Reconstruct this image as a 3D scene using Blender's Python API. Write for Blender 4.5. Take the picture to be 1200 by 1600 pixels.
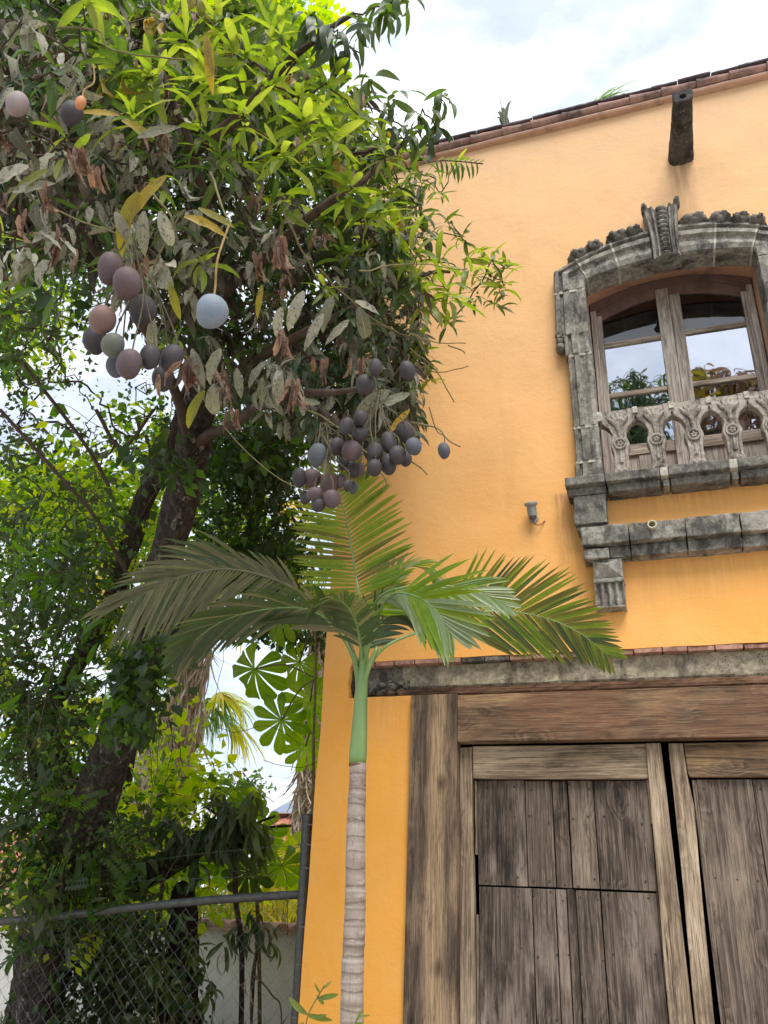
import bpy, bmesh, math, random
import numpy as np
from mathutils import Matrix, Vector, noise as mnoise
random.seed(7); rng = np.random.default_rng(7)
SC = bpy.context.scene
COL = SC.collection
for o in list(bpy.data.objects): bpy.data.objects.remove(o)

# ------------------------------------------------------------------ camera
CAM = np.array([0.0, 0.0, 1.6])
RT = np.array([0.9475607, 0.3169946, 0.0405350])
UP = np.array([0.1032341, -0.4236625, 0.8999182])
FW = np.array([-0.3024424, 0.8485426, 0.4341705])
FPX = 1262.3
cd = bpy.data.cameras.new("camera"); cam = bpy.data.objects.new("camera", cd); COL.objects.link(cam)
cam.matrix_world = Matrix(((RT[0], UP[0], -FW[0], CAM[0]), (RT[1], UP[1], -FW[1], CAM[1]), (RT[2], UP[2], -FW[2], CAM[2]), (0, 0, 0, 1)))
cd.sensor_fit = 'VERTICAL'; cd.sensor_height = 24; cd.lens = 24 * FPX / 1600; cd.clip_start = 0.05; cd.clip_end = 2000
SC.camera = cam
# ------------------------------------------------------------------ world
SUN_EL, SUN_AZ = math.radians(58), math.radians(25)      # azimuth: from straight behind the camera towards its right
w = bpy.data.worlds.new("World"); SC.world = w; w.use_nodes = True
nt = w.node_tree; nt.nodes.clear()
def wn(t, **k):
    n = nt.nodes.new(t)
    for a, b in k.items(): setattr(n, a, b)
    return n
sky = wn('ShaderNodeTexSky', sky_type='NISHITA', sun_disc=False, sun_elevation=SUN_EL, sun_rotation=math.pi - SUN_AZ)
sky.air_density = 1.0; sky.dust_density = 1.5
tc = wn('ShaderNodeTexCoord')
mp = wn('ShaderNodeMapping'); mp.inputs['Scale'].default_value = (1, 1, 2.0)
nz = wn('ShaderNodeTexNoise'); nz.inputs['Scale'].default_value = 2.6; nz.inputs['Detail'].default_value = 9; nz.inputs['Roughness'].default_value = .58
nz.inputs['Distortion'].default_value = .35
rp = wn('ShaderNodeValToRGB'); rp.color_ramp.elements[0].position = .34; rp.color_ramp.elements[1].position = .60
rp.color_ramp.elements[0].color = (.52, .52, .52, 1); rp.color_ramp.elements[1].color = (1, 1, 1, 1)
nz2 = wn('ShaderNodeTexNoise'); nz2.inputs['Scale'].default_value = 4.5; nz2.inputs['Detail'].default_value = 8; nz2.inputs['Roughness'].default_value = .6
cl = wn('ShaderNodeMixRGB'); cl.inputs[1].default_value = (3.4, 3.75, 4.3, 1); cl.inputs[2].default_value = (6.0, 6.15, 6.4, 1)
rp2 = wn('ShaderNodeValToRGB'); rp2.color_ramp.elements[0].position = .42; rp2.color_ramp.elements[1].position = .66
mx = wn('ShaderNodeMixRGB')
bg = wn('ShaderNodeBackground'); bg.inputs[1].default_value = .10
ow = wn('ShaderNodeOutputWorld')
L = nt.links.new
L(tc.outputs['Generated'], mp.inputs[0]); L(mp.outputs[0], nz.inputs[0]); L(nz.outputs[0], rp.inputs[0])
L(mp.outputs[0], nz2.inputs[0]); L(nz2.outputs[0], rp2.inputs[0]); L(rp2.outputs[0], cl.inputs[0]); L(cl.outputs[0], mx.inputs[2]); L(rp.outputs[0], mx.inputs[0]); L(sky.outputs[0], mx.inputs[1]); L(mx.outputs[0], bg.inputs[0]); L(bg.outputs[0], ow.inputs[0])
# ------------------------------------------------------------------ sun
sd = bpy.data.lights.new("sun", 'SUN'); sd.energy = 1.5; sd.angle = math.radians(32); sd.color = (1, .95, .87)
so = bpy.data.objects.new("sun", sd); COL.objects.link(so)
so.rotation_euler = Vector((math.sin(SUN_AZ) * math.cos(SUN_EL), -math.cos(SUN_AZ) * math.cos(SUN_EL), math.sin(SUN_EL))).to_track_quat('Z', 'Y').to_euler()
vs = SC.view_settings; vs.view_transform = 'Standard'; vs.look = 'None'; vs.exposure = 1.40; vs.gamma = 1; vs.use_curve_mapping = False
SC.render.engine = 'CYCLES'; SC.cycles.max_bounces = 8; SC.cycles.transparent_max_bounces = 8; SC.cycles.use_denoising = True

# ------------------------------------------------------------------ helpers: points
def ray(px, py): return RT * ((px - 600) / FPX) - UP * ((py - 800) / FPX) + FW
def at(px, py, Y):
    d = ray(px, py); return CAM + d * (Y / d[1])
def pt(px, py, D): return CAM + ray(px, py) * D
def project(p):
    v = np.asarray(p) - CAM; d = v @ FW
    return 600 + FPX * (v @ RT) / d, 800 - FPX * (v @ UP) / d, d
# ------------------------------------------------------------------ helpers: objects
def thing(name, label, cat, loc=(0, 0, 0), group=None, kind=None):
    o = bpy.data.objects.new(name, None); COL.objects.link(o); o.location = [float(a) for a in loc]; o.empty_display_size = .2
    if label: o['label'] = label
    if cat: o['category'] = cat
    if group: o['group'] = group
    if kind: o['kind'] = kind
    return o
def world_loc(o):
    l = Vector(o.location)
    while o.parent: o = o.parent; l += Vector(o.location)
    return l
def link(name, me, mats, parent=None, origin=None, label=None, kind=None, cat=None, group=None, smooth=False):
    o = bpy.data.objects.new(name, me); COL.objects.link(o)
    if not isinstance(mats, (list, tuple)): mats = [mats]
    if not me.materials:
        for m in mats: me.materials.append(m)
    if smooth: me.polygons.foreach_set('use_smooth', [True] * len(me.polygons))
    loc = Vector(origin if origin is not None else (0, 0, 0))
    if parent is not None:
        o.parent = parent; loc = loc - world_loc(parent)
    o.location = loc
    if label: o['label'] = label
    if kind: o['kind'] = kind
    if cat: o['category'] = cat
    if group: o['group'] = group
    return o
class G:
    """plain mesh collector in world coordinates"""
    def __init__(s): s.v = []; s.f = []; s.m = []
    def add(s, v, f, m=0):
        n = len(s.v); s.v += [tuple(map(float, a)) for a in v]; s.f += [tuple(n + i for i in q) for q in f]; s.m += [m] * len(f); return s
    def box(s, x0, x1, y0, y1, z0, z1, m=0):
        return s.add([(x0, y0, z0), (x1, y0, z0), (x1, y1, z0), (x0, y1, z0), (x0, y0, z1), (x1, y0, z1), (x1, y1, z1), (x0, y1, z1)],
                     [(0, 3, 2, 1), (4, 5, 6, 7), (0, 1, 5, 4), (1, 2, 6, 5), (2, 3, 7, 6), (3, 0, 4, 7)], m)
    def prism(s, poly, y0, y1, m=0):
        """poly in (x,z), counter-clockwise seen from -Y; y0 front, y1 back"""
        n = len(poly)
        v = [(a, y0, b) for a, b in poly] + [(a, y1, b) for a, b in poly]
        f = [tuple(range(n)), tuple(range(2 * n - 1, n - 1, -1))] + [(i, i + n, (i + 1) % n + n, (i + 1) % n) for i in range(n)]
        return s.add(v, f, m)
    def tube(s, pts, rad, sides=8, m=0, jitter=0, cap=True):
        pts = [np.array(p, float) for p in pts]; n = len(pts)
        if np.isscalar(rad): rad = [rad] * n
        v = []; ref = None
        for i, p in enumerate(pts):
            t = pts[min(i + 1, n - 1)] - pts[max(i - 1, 0)]; t /= (np.linalg.norm(t) + 1e-9)
            if ref is None: ref = np.cross(t, [0.31, 0.9, 0.2]); 
            ref = ref - t * (ref @ t); ref /= (np.linalg.norm(ref) + 1e-9); b = np.cross(t, ref)
            for k in range(sides):
                a = 2 * math.pi * k / sides; r = rad[i] * (1 + (random.uniform(-jitter, jitter) if jitter else 0))
                v.append(p + (ref * math.cos(a) + b * math.sin(a)) * r)
        f = [(i * sides + k, i * sides + (k + 1) % sides, (i + 1) * sides + (k + 1) % sides, (i + 1) * sides + k) for i in range(n - 1) for k in range(sides)]
        if cap: f += [tuple(range(sides - 1, -1, -1)), tuple((n - 1) * sides + k for k in range(sides))]
        return s.add(v, f, m)
    def lathe(s, base, axis, prof, sides=16, m=0):
        axis = np.array(axis, float); axis /= np.linalg.norm(axis)
        r = np.cross(axis, [0.3, .8, .1]); r /= np.linalg.norm(r); b = np.cross(axis, r)
        v = []
        for h, rr in prof:
            for k in range(sides):
                a = 2 * math.pi * k / sides; v.append(np.array(base) + axis * h + (r * math.cos(a) + b * math.sin(a)) * rr)
        n = len(prof)
        f = [(i * sides + k, i * sides + (k + 1) % sides, (i + 1) * sides + (k + 1) % sides, (i + 1) * sides + k) for i in range(n - 1) for k in range(sides)]
        f += [tuple(range(sides - 1, -1, -1)), tuple((n - 1) * sides + k for k in range(sides))]
        return s.add(v, f, m)
    def blob(s, c, r, m=0, amp=.15, fr=2.5, u=14, vv=9, seed=0, ridge=0):
        c = np.array(c, float); v = []; 
        for i in range(vv + 1):
            th = math.pi * i / vv
            for k in range(u):
                ph = 2 * math.pi * k / u
                d = np.array([math.sin(th) * math.cos(ph), math.sin(th) * math.sin(ph), math.cos(th)])
                q = 1 + amp * (mnoise.noise(Vector(d * fr) + Vector((seed * 3.7, seed, 0)))) * 2 + ridge * math.sin(ph * 5 + 4 * th)
                v.append(c + d * q * np.array(r))
        f = [(i * u + k, (i + 1) * u + k, (i + 1) * u + (k + 1) % u, i * u + (k + 1) % u) for i in range(vv) for k in range(u)]
        return s.add(v, f, m)
    def build(s, name, mats, parent=None, smooth=False, bevel=0, rough=0, cuts=0, fr=9, **k):
        v = np.array(s.v); c = (v.min(0) + v.max(0)) / 2
        me = bpy.data.meshes.new(name); me.from_pydata([tuple(a) for a in (v - c)], [], s.f)
        me.polygons.foreach_set('material_index', s.m)
        if bevel or cuts or rough:
            bm = bmesh.new(); bm.from_mesh(me)
            bmesh.ops.remove_doubles(bm, verts=bm.verts, dist=1e-5)
            if bevel: bmesh.ops.bevel(bm, geom=[e for e in bm.edges if len(e.link_faces) == 2 and e.calc_face_angle(0) > .5], offset=bevel, segments=2, affect='EDGES', profile=.6, clamp_overlap=True)
            if cuts:
                for _ in range(6):
                    es = [e for e in bm.edges if e.calc_length() > cuts]
                    if not es: break
                    bmesh.ops.subdivide_edges(bm, edges=es, cuts=1, use_grid_fill=True)
                    if len(bm.verts) > 9000: break
            if rough:
                bm.normal_update()
                for vt in bm.verts:
                    q = (vt.co + Vector(c)) * fr
                    n = mnoise.noise(q) + .5 * mnoise.noise(q * 2.3) + .35 * mnoise.noise(q * 5.1)
                    vt.co += vt.normal * n * rough
            bmesh.ops.triangulate(bm, faces=[f for f in bm.faces if len(f.verts) > 4])
            bm.to_mesh(me); bm.free()
        return link(name, me, mats, parent, c, smooth=smooth, **k)

# ------------------------------------------------------------------ helpers: materials
class M:
    def __init__(s, name, rough=.8, spec=.3):
        s.mat = bpy.data.materials.new(name); s.mat.use_nodes = True; s.nt = s.mat.node_tree
        s.b = s.nt.nodes['Principled BSDF']; s.b.inputs['Roughness'].default_value = rough; s.b.inputs['Specular IOR Level'].default_value = spec
        s.out = s.nt.nodes['Material Output']
    def n(s, t, ins=None, **k):
        n = s.nt.nodes.new('ShaderNode' + t)
        for a, b in k.items(): setattr(n, a, b)
        if ins:
            for a, b in ins.items():
                if hasattr(b, 'is_output') or isinstance(b, bpy.types.NodeSocket): s.nt.links.new(b, n.inputs[a])
                else: n.inputs[a].default_value = b
        return n
    def pos(s): return s.n('NewGeometry').outputs['Position']
    def obj(s):
        t = s.n('TexCoord').outputs['Object']; r = s.n('ObjectInfo').outputs['Random']
        m = s.n('Math', {0: r, 1: 37.0}, operation='MULTIPLY').outputs[0]
        return s.n('VectorMath', {0: t, 1: s.n('CombineXYZ', {0: m, 1: m, 2: m}).outputs[0]}, operation='ADD').outputs[0]
    def map(s, v, sc=(1, 1, 1), loc=(0, 0, 0), rot=(0, 0, 0)):
        return s.n('Mapping', {'Vector': v, 'Scale': sc, 'Location': loc, 'Rotation': rot}).outputs[0]
    def noise(s, v, sc, det=5, ro=.55, dist=0):
        return s.n('TexNoise', {'Vector': v, 'Scale': sc, 'Detail': det, 'Roughness': ro, 'Distortion': dist}).outputs[0]
    def ramp(s, f, stops):
        r = s.n('ValToRGB', {0: f}); e = r.color_ramp.elements
        while len(e) > 1: e.remove(e[0])
        for i, (p, c) in enumerate(stops):
            if isinstance(c, (int, float)): c = (c, c, c)
            x = e[0] if i == 0 else e.new(p)
            x.position = p; x.color = (*c, 1)
        return r.outputs[0]
    def mix(s, f, a, b, mode='MIX'):
        d = {}
        for i, q in ((0, f), (1, a), (2, b)): d[i] = (*q, 1) if isinstance(q, tuple) and len(q) == 3 else q
        return s.n('MixRGB', d, blend_type=mode).outputs[0]
    def math(s, op, a, b=0.0, c=None):
        d = {0: a, 1: b}
        if c is not None: d[2] = c
        return s.n('Math', d, operation=op).outputs[0]
    def col(s, c):
        if isinstance(c, tuple): s.b.inputs['Base Color'].default_value = (*c, 1)
        else: s.nt.links.new(c, s.b.inputs['Base Color'])
        return s
    def bump(s, h, st=.5, d=.01, prev=None):
        k = {'Height': h, 'Strength': st, 'Distance': d}
        if prev is not None: k['Normal'] = prev
        n = s.n('Bump', k).outputs[0]; s.nt.links.new(n, s.b.inputs['Normal']); return n

def sep(m, v):
    n = m.n('SeparateXYZ', {0: v}); return n.outputs[0], n.outputs[1], n.outputs[2]
# stucco: orange paint, its colour graded paler towards the parapet
def stucco():
    m = M('orange_stucco', .9, .15); p = m.pos(); x, y, z = sep(m, p)
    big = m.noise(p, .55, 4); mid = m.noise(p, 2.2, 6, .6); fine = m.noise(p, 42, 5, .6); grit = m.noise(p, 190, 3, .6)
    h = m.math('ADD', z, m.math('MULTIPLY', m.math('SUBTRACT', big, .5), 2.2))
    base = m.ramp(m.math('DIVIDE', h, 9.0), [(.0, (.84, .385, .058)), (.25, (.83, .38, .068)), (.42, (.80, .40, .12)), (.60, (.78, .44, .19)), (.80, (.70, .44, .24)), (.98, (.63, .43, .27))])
    base = m.mix(m.ramp(mid, [(.38, 0.0), (.72, .30)]), base, (.84, .50, .20))
    base = m.mix(m.ramp(m.noise(m.map(p, (3, 1, .5)), 1.6, 6, .6), [(.55, 0.0), (.8, .22)]), base, (.55, .26, .07))
    # worn blotches and grime with their own ragged outline
    base = m.mix(m.ramp(m.noise(p, 7, 8, .7), [(.64, 0.0), (.76, .25)]), base, (.62, .36, .15))
    crack = m.n('TexVoronoi', {'Vector': m.n('VectorMath', {0: p, 1: m.n('VectorMath', {0: m.n('TexNoise', {'Vector': p, 'Scale': 3, 'Detail': 6}).outputs[1], 'Scale': .6}, operation='SCALE').outputs[0]}, operation='ADD').outputs[0], 'Scale': .9}, feature='DISTANCE_TO_EDGE').outputs[0]
    cr = m.math('MULTIPLY', m.ramp(crack, [(.0, 1.0), (.006, 0.0)]), m.ramp(m.noise(p, 1.3, 2), [(.58, 0.0), (.64, 1.0)]))
    base = m.mix(m.math('MULTIPLY', cr, .12), base, (.35, .17, .06))
    # rain streaks and grime where water has run: below the spout, beside and below the stone ledges, along the lintel
    wob_ = m.math('MULTIPLY', m.math('SUBTRACT', m.noise(m.map(p, (1, 1, .5)), 4, 5, .6), .5), .12)
    def patch(x0, wx, ztop, len_, amt, col_):
        dx = m.math('ABSOLUTE', m.math('SUBTRACT', m.math('ADD', x, wob_), x0)); a_ = m.ramp(m.math('DIVIDE', dx, wx), [(.25, 1.0), (1.0, 0.0)])
        dz = m.math('DIVIDE', m.math('SUBTRACT', ztop, z), len_); b_ = m.ramp(dz, [(0, 0.0), (.03, 1.0), (.35, .6), (1.0, 0.0)])
        st_ = m.ramp(m.noise(m.map(p, (9, 1, .6)), 5, 6, .65), [(.35, .15), (.62, 1.0)])
        return m.math('MULTIPLY', m.math('MULTIPLY', m.math('MULTIPLY', a_, b_), st_), amt), col_
    for a_ in [(.62, .13, 7.5, .9, .85, (.30, .19, .11)), (.80, .28, 7.4, .7, .35, (.5, .33, .2)), (-.52, .12, 4.42, 1.0, .85, (.22, .14, .08)), (-.40, .12, 3.6, .9, .5, (.3, .18, .09)), (.25, .75, 4.31, .28, .5, (.45, .24, .09)), (.2, .9, 3.81, .4, .5, (.5, .26, .09)), (-1.9, .35, 2.93, .30, .35, (.35, .18, .07)), (-.78, .06, 4.28, .5, .25, (.4, .2, .08)), (-1.3, 1.3, 8.28, .6, .25, (.55, .36, .25)), (-.45, .08, 6.5, 1.0, .35, (.35, .22, .14)), (1.0, .7, 8.28, .5, .25, (.5, .35, .25))]:
        f_, c_ = patch(*a_); base = m.mix(f_, base, c_)
    m.col(base)
    b1 = m.bump(m.noise(p, 5, 6, .6), .35, .03); b2 = m.bump(fine, .35, .006, b1); m.bump(m.math('SUBTRACT', grit, m.math('MULTIPLY', cr, .4)), .35, .0015, b2)
    return m.mat
def stone(name, a, b, dark=.55, scale=1.0, pale=.5, dk=(.022, .021, .022)):
    m = M(name, .92, .15); p = m.pos()
    n1 = m.noise(p, 5 * scale, 8, .65); n2 = m.noise(p, 23 * scale, 7, .7); n3 = m.noise(p, 90 * scale, 4, .7)
    c = m.ramp(n1, [(.3, a), (.7, b)])
    c = m.mix(m.ramp(n2, [(.42, 0.0), (.62, .6)]), c, tuple(q * 1.6 for q in b))
    st = m.noise(m.map(p, (1, 1, .45)), 6.5 * scale, 9, .68, .4)
    c = m.mix(m.ramp(st, [(dark - .07, 0.0), (dark + .07, .74)]), c, dk)
    li = m.noise(m.map(p, loc=(5, 2, 9)), 16 * scale, 8, .75)
    c = m.mix(m.ramp(li, [(.60, 0.0), (.68, pale)]), c, (.50, .48, .40))
    pore = m.n('TexVoronoi', {'Vector': p, 'Scale': 75 * scale}).outputs[0]
    pm = m.math('MULTIPLY', m.ramp(pore, [(.16, 1.0), (.3, 0.0)]), m.ramp(m.noise(p, 14, 3), [(.45, 0.0), (.6, 1.0)]))
    c = m.mix(m.math('MULTIPLY', pm, .75), c, (.015, .014, .014))
    m.col(c)
    b1 = m.bump(n1, .5, .02); b2 = m.bump(m.math('SUBTRACT', n2, m.math('MULTIPLY', pm, .6)), .8, .008, b1); m.bump(n3, .6, .003, b2)
    return m.mat
def wood(name, axis, lo, hi, pale, freq=1.0, knots=True, stain=.5, warm=None, crackle=.5, ringy=.62, stripe=None):
    m = M(name, .85, .2); p = m.obj()
    sc = {'z': (1, 1, .06), 'x': (.06, 1, 1)}[axis]
    ks = {'z': (4.2, .5, 2.2), 'x': (2.2, .5, 4.2)}[axis]
    vo = m.n('TexVoronoi', {'Vector': m.map(p, ks), 'Scale': 1.0, 'Randomness': 1.0}).outputs[0]
    kn = m.ramp(vo, [(0, 1.0), (.17, 0.0)])
    q = m.map(p, sc)
    warp = m.noise(q, 7, 3, .5)
    x, y, z = sep(m, p)
    ac = {'z': x, 'x': z}[axis]
    lane = m.math('ADD', m.math('MULTIPLY', ac, 26 * freq), m.math('MULTIPLY', warp, 7.0))
    if knots: lane = m.math('ADD', lane, m.math('MULTIPLY', m.ramp(vo, [(0, 1.0), (.35, 0.0)]), 3.6))
    rings = m.math('FRACT', lane)
    ring = m.ramp(rings, [(0, .15), (.12, .0), (.7, .75), (.93, 1.0), (1, .2)])
    fib = m.noise(m.map(p, {'z': (1, 1, .018), 'x': (.018, 1, 1)}[axis]), 300, 6, .75)
    fib2 = m.noise(m.map(p, {'z': (1, 1, .035), 'x': (.035, 1, 1)}[axis]), 55, 6, .7)
    blot = m.noise(m.map(p, {'z': (2.2, 1, .6), 'x': (.6, 1, 2.2)}[axis]), 2.2, 6, .6)
    c = m.mix(m.ramp(fib2, [(.3, 0.0), (.7, 1.0)]), lo, hi)
    c = m.mix(m.math('MULTIPLY', ring, ringy), c, tuple(v * .45 for v in lo))
    c = m.mix(m.ramp(blot, [(.48, 0.0), (.66, .8)]), c, pale)
    if stripe:
        sx_ = m.math('ABSOLUTE', m.math('ADD', m.math('SUBTRACT', sep(m, m.n('TexCoord').outputs['Object'])[0], stripe[0]), m.math('MULTIPLY', m.math('SUBTRACT', m.noise(m.map(p, (1, 1, .6)), 1.6, 5, .6), .5), .10)))
        c = m.mix(m.ramp(sx_, [(stripe[1] * .45, .85), (stripe[1], 0.0)]), c, m.mix(m.ramp(fib2, [(.35, 0.0), (.65, 1.0)]), tuple(q * .62 for q in pale), tuple(q * 1.15 for q in pale)))
    if warm: c = m.mix(m.ramp(m.noise(m.map(p, loc=(9, 3, 1)), 1.7, 5), [(.5, 0.0), (.68, .8)]), c, warm)
    c = m.mix(m.ramp(m.noise(m.map(p, {'z': (1.5, 1, .4), 'x': (.4, 1, 1.5)}[axis], loc=(3, 8, 4)), 3.0, 7, .65), [(stain, 0.0), (stain + .14, .85)]), c, tuple(v * .30 for v in lo))
    c = m.mix(m.ramp(m.noise(m.map(p, {'z': (1, 1, .022), 'x': (.022, 1, 1)}[axis], loc=(4, 4, 4)), 170, 5, .7), [(.36, .7), (.5, 0.0)]), c, tuple(v * .35 for v in lo))
    c = m.mix(m.ramp(m.noise(m.map(p, {'z': (1, 1, .03), 'x': (.03, 1, 1)}[axis], loc=(6, 2, 4)), 130, 5, .7), [(.55, 0.0), (.68, .5)]), c, tuple(min(1, v * 1.5) for v in hi))
    c = m.mix(m.ramp(fib, [(.34, .8), (.47, 0.0)]), c, tuple(v * .25 for v in lo))
    ck = m.noise(m.map(p, {'z': (1, 1, .03), 'x': (.03, 1, 1)}[axis], loc=(1, 5, 2)), 34, 4, .6)
    ckm = m.ramp(ck, [(.30, 1.0), (.36, 0.0)])
    c = m.mix(m.math('MULTIPLY', ckm, crackle), c, (.008, .007, .006))
    bl2 = m.noise(m.map(p, {'z': (1.8, 1, .5), 'x': (.5, 1, 1.8)}[axis], loc=(8, 1, 6)), 5.5, 8, .72, .3)
    c = m.mix(m.ramp(bl2, [(.56, 0.0), (.68, .75)]), c, tuple(v * .32 for v in lo))
    if knots: c = m.mix(m.math('MULTIPLY', kn, .85), c, tuple(v * .22 for v in lo))
    m.col(c)
    b1 = m.bump(m.math('SUBTRACT', fib2, m.math('MULTIPLY', ckm, 1.2)), .7, .006); b2 = m.bump(fib, .7, .002, b1); m.bump(m.math('SUBTRACT', 1.0, ring), .35, .002, b2)
    return m.mat
def simple(name, c, rough=.7, spec=.3, var=.25, sc=9, bump=.3, bd=.004, metal=0, dirt=None, dth=.55):
    m = M(name, rough, spec); p = m.pos()
    n = m.noise(p, sc, 7, .65)
    k = m.ramp(n, [(.3, tuple(v * (1 - var) for v in c)), (.7, tuple(min(1, v * (1 + var)) for v in c))])
    if dirt: k = m.mix(m.ramp(m.noise(m.map(p, (1, 1, .5)), sc * .5, 8, .7), [(dth, 0.0), (dth + .15, .85)]), k, dirt)
    m.col(k); m.b.inputs['Metallic'].default_value = metal
    if bump: m.bump(m.noise(p, sc * 4, 6, .65), bump, bd)
    return m.mat
def leafmat(name, cols, trans=.45, rough=.38, spec=.5, rib=(.35, .42, .16), ribw=.07, spots=None, tcol=None, veins=9, bmp=.4):
    """cols: colours spread over the leaves at random; the same colour through transmitted light, more saturated"""
    m = M(name, rough, spec)
    isl = m.n('NewGeometry').outputs['Random Per Island']; ob = m.n('ObjectInfo').outputs['Random']
    r = m.math('FRACT', m.math('ADD', isl, m.math('MULTIPLY', ob, 7.31)))
    n = len(cols); c = m.ramp(r, [((i + .0) / n, q) for i, q in enumerate(cols)])
    uv = m.n('UVMap').outputs[0]; u, v, _ = sep(m, uv)
    av = m.math('ABSOLUTE', v)
    ve = m.math('FRACT', m.math('SUBTRACT', m.math('MULTIPLY', u, veins), m.math('MULTIPLY', av, 2.0)))
    vm = m.ramp(ve, [(0, .35), (.1, 0.0), (.9, 0.0), (1, .35)])
    p = m.pos()
    c = m.mix(m.ramp(m.noise(p, 30, 5, .65), [(.35, 0.0), (.75, .45)]), c, tuple(q * .55 for q in cols[0]))
    if spots: c = m.mix(m.ramp(m.noise(p, 55, 6, .7), [(.52, 0.0), (.62, .9)]), c, spots)
    c = m.mix(vm, c, rib); c = m.mix(m.ramp(av, [(0, .8), (ribw, 0.0)]), c, rib)
    m.col(c)
    m.bump(m.math('ADD', m.noise(p, 60, 4), m.math('MULTIPLY', vm, -1.2)), bmp, .003)
    if trans:
        t = m.n('BsdfTranslucent'); 
        tc_ = m.mix(1.0, c, tcol or (1.0, 1.0, .5), 'MULTIPLY'); tb = m.n('BrightContrast', {0: tc_, 1: 0.0})
        m.nt.links.new(m.n('HueSaturation', {'Color': tc_, 'Value': 2.0, 'Saturation': 1.1}).outputs[0], t.inputs[0])
        mxs = m.n('MixShader', {0: trans, 1: m.b.outputs[0], 2: t.outputs[0]})
        m.nt.links.new(mxs.outputs[0], m.out.inputs[0])
    return m.mat

# ------------------------------------------------------------------ helpers: leaves
def strip(n=6, width=.13, fold=.25, droop=.25, curl=0, prof=None, twist=0, wav=0):
    """leaf along +X, length 1; returns verts, quads, uvs"""
    v = []; uv = []; ang = 0; x = z = 0
    for i in range(n + 1):
        t = i / n
        wd = width * (prof(t) if prof else (math.sin(math.pi * min(1, t * .96 + .04)) ** .75 * (1 - .25 * t)))
        if i: 
            ang = -droop * t * 2.2; x += math.cos(ang) / n; z += math.sin(ang) / n
        for k in (-1, 0, 1):
            f = fold + curl * t
            yy = k * wd * math.cos(f); zz = abs(k) * wd * math.sin(f) + wav * math.sin(t * 19 + k * 1.3) * wd
            ca, sa = math.cos(twist * t), math.sin(twist * t)
            y2, z2 = yy * ca - zz * sa, yy * sa + zz * ca
            v.append((x - z2 * math.sin(ang), y2, z + z2 * math.cos(ang))); uv.append((t, k))
    f = []
    for i in range(n):
        a = i * 3
        f += [(a, a + 3, a + 4, a + 1), (a + 1, a + 4, a + 5, a + 2)]
    return np.array(v), np.array(f), np.array(uv)
def small_leaf(w_=.3, fold=.06):
    v = np.array([(0, 0, 0), (.45, -w_, fold), (1, 0, -.05), (.45, w_, fold), (.5, 0, -.02)])
    f = np.array([(0, 1, 2, 4), (0, 4, 2, 3)]); uv = np.array([(0, 0), (.5, -1), (1, 0), (.5, 1), (.5, 0)], float); return v, f, uv
def merge(parts):
    V = []; F = []; U = []; n = 0
    for v, f, u in parts: V.append(v); F.append(f + n); U.append(u); n += len(v)
    return np.concatenate(V), np.concatenate(F), np.concatenate(U)
def palmate(lobes=10, spread=300, droop=.35, wide=.19):
    out = []
    for i in range(lobes):
        a = math.radians(-spread / 2 + spread * i / (lobes - 1))
        l = 1 - .35 * abs(i - (lobes - 1) / 2) / (lobes / 2) + random.uniform(-.05, .05)
        v, f, u = strip(7, wide * l, .26, droop * random.uniform(.7, 1.4), prof=lambda t: (t ** 1.05) * (1 - max(0, (t - .60) / .42) ** 2.0) * 1.35 + .04, wav=.12)
        v = v * [l, 1, 1]
        c, s_ = math.cos(a), math.sin(a)
        v = np.stack([v[:, 0] * c - v[:, 1] * s_, v[:, 0] * s_ + v[:, 1] * c, v[:, 2]], 1)
        out.append((v, f, u))
    return merge(out)
def feather(nl=9, droop=.2, ll=.24, wd=.30):
    """pinnate leaf: rachis with paired leaflets"""
    out = []
    for i in range(nl):
        t = .15 + .85 * i / nl
        for sgn in (-1, 1):
            v, f, u = small_leaf(wd); v = v * ll * (1 - .35 * abs(t - .5))
            a = sgn * 1.15; c, s_ = math.cos(a), math.sin(a)
            v = np.stack([v[:, 0] * c - v[:, 1] * s_, v[:, 0] * s_ + v[:, 1] * c, v[:, 2]], 1) + [t, 0, -droop * t * t]
            out.append((v, f, u))
    return merge(out)
LEAF = {}
for i in range(4):
    LEAF['mango%d' % i] = strip(6, .105 + .012 * i, .22 + .08 * i, .12 + .16 * i, twist=[0, .3, -.35, .15][i], wav=.10)
    LEAF['dead%d' % i] = strip(6, .13 + .025 * i, .55, .35 + .18 * i, curl=[1.0, 1.3, .6, .9][i], twist=[.9, -.7, 1.4, -.3][i], wav=.22)
    LEAF['grey%d' % i] = strip(6, .15 + .015 * i, .12, .15 + .2 * i, curl=.25, twist=[.2, -.4, .5, 0][i], wav=.16)
    LEAF['small%d' % i] = small_leaf(.24 + .05 * i, .03 + .05 * i)
    LEAF['droopy%d' % i] = strip(5, .10 + .01 * i, .2, .5 + .1 * i, twist=[0, .3, -.3, .1][i])
LEAF['palmate0'] = palmate(10, 310, .28); LEAF['palmate1'] = palmate(9, 290, .6, .20)
LEAF['feather0'] = feather(); LEAF['feather1'] = feather(7, .4, .3, .26)
LEAF['blade0'] = strip(5, .028, .2, .35, prof=lambda t: (1 - t) ** .6 * min(1, t * 6 + .3)); LEAF['blade1'] = strip(5, .022, .2, .65, prof=lambda t: (1 - t) ** .6 * min(1, t * 6 + .3))

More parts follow.
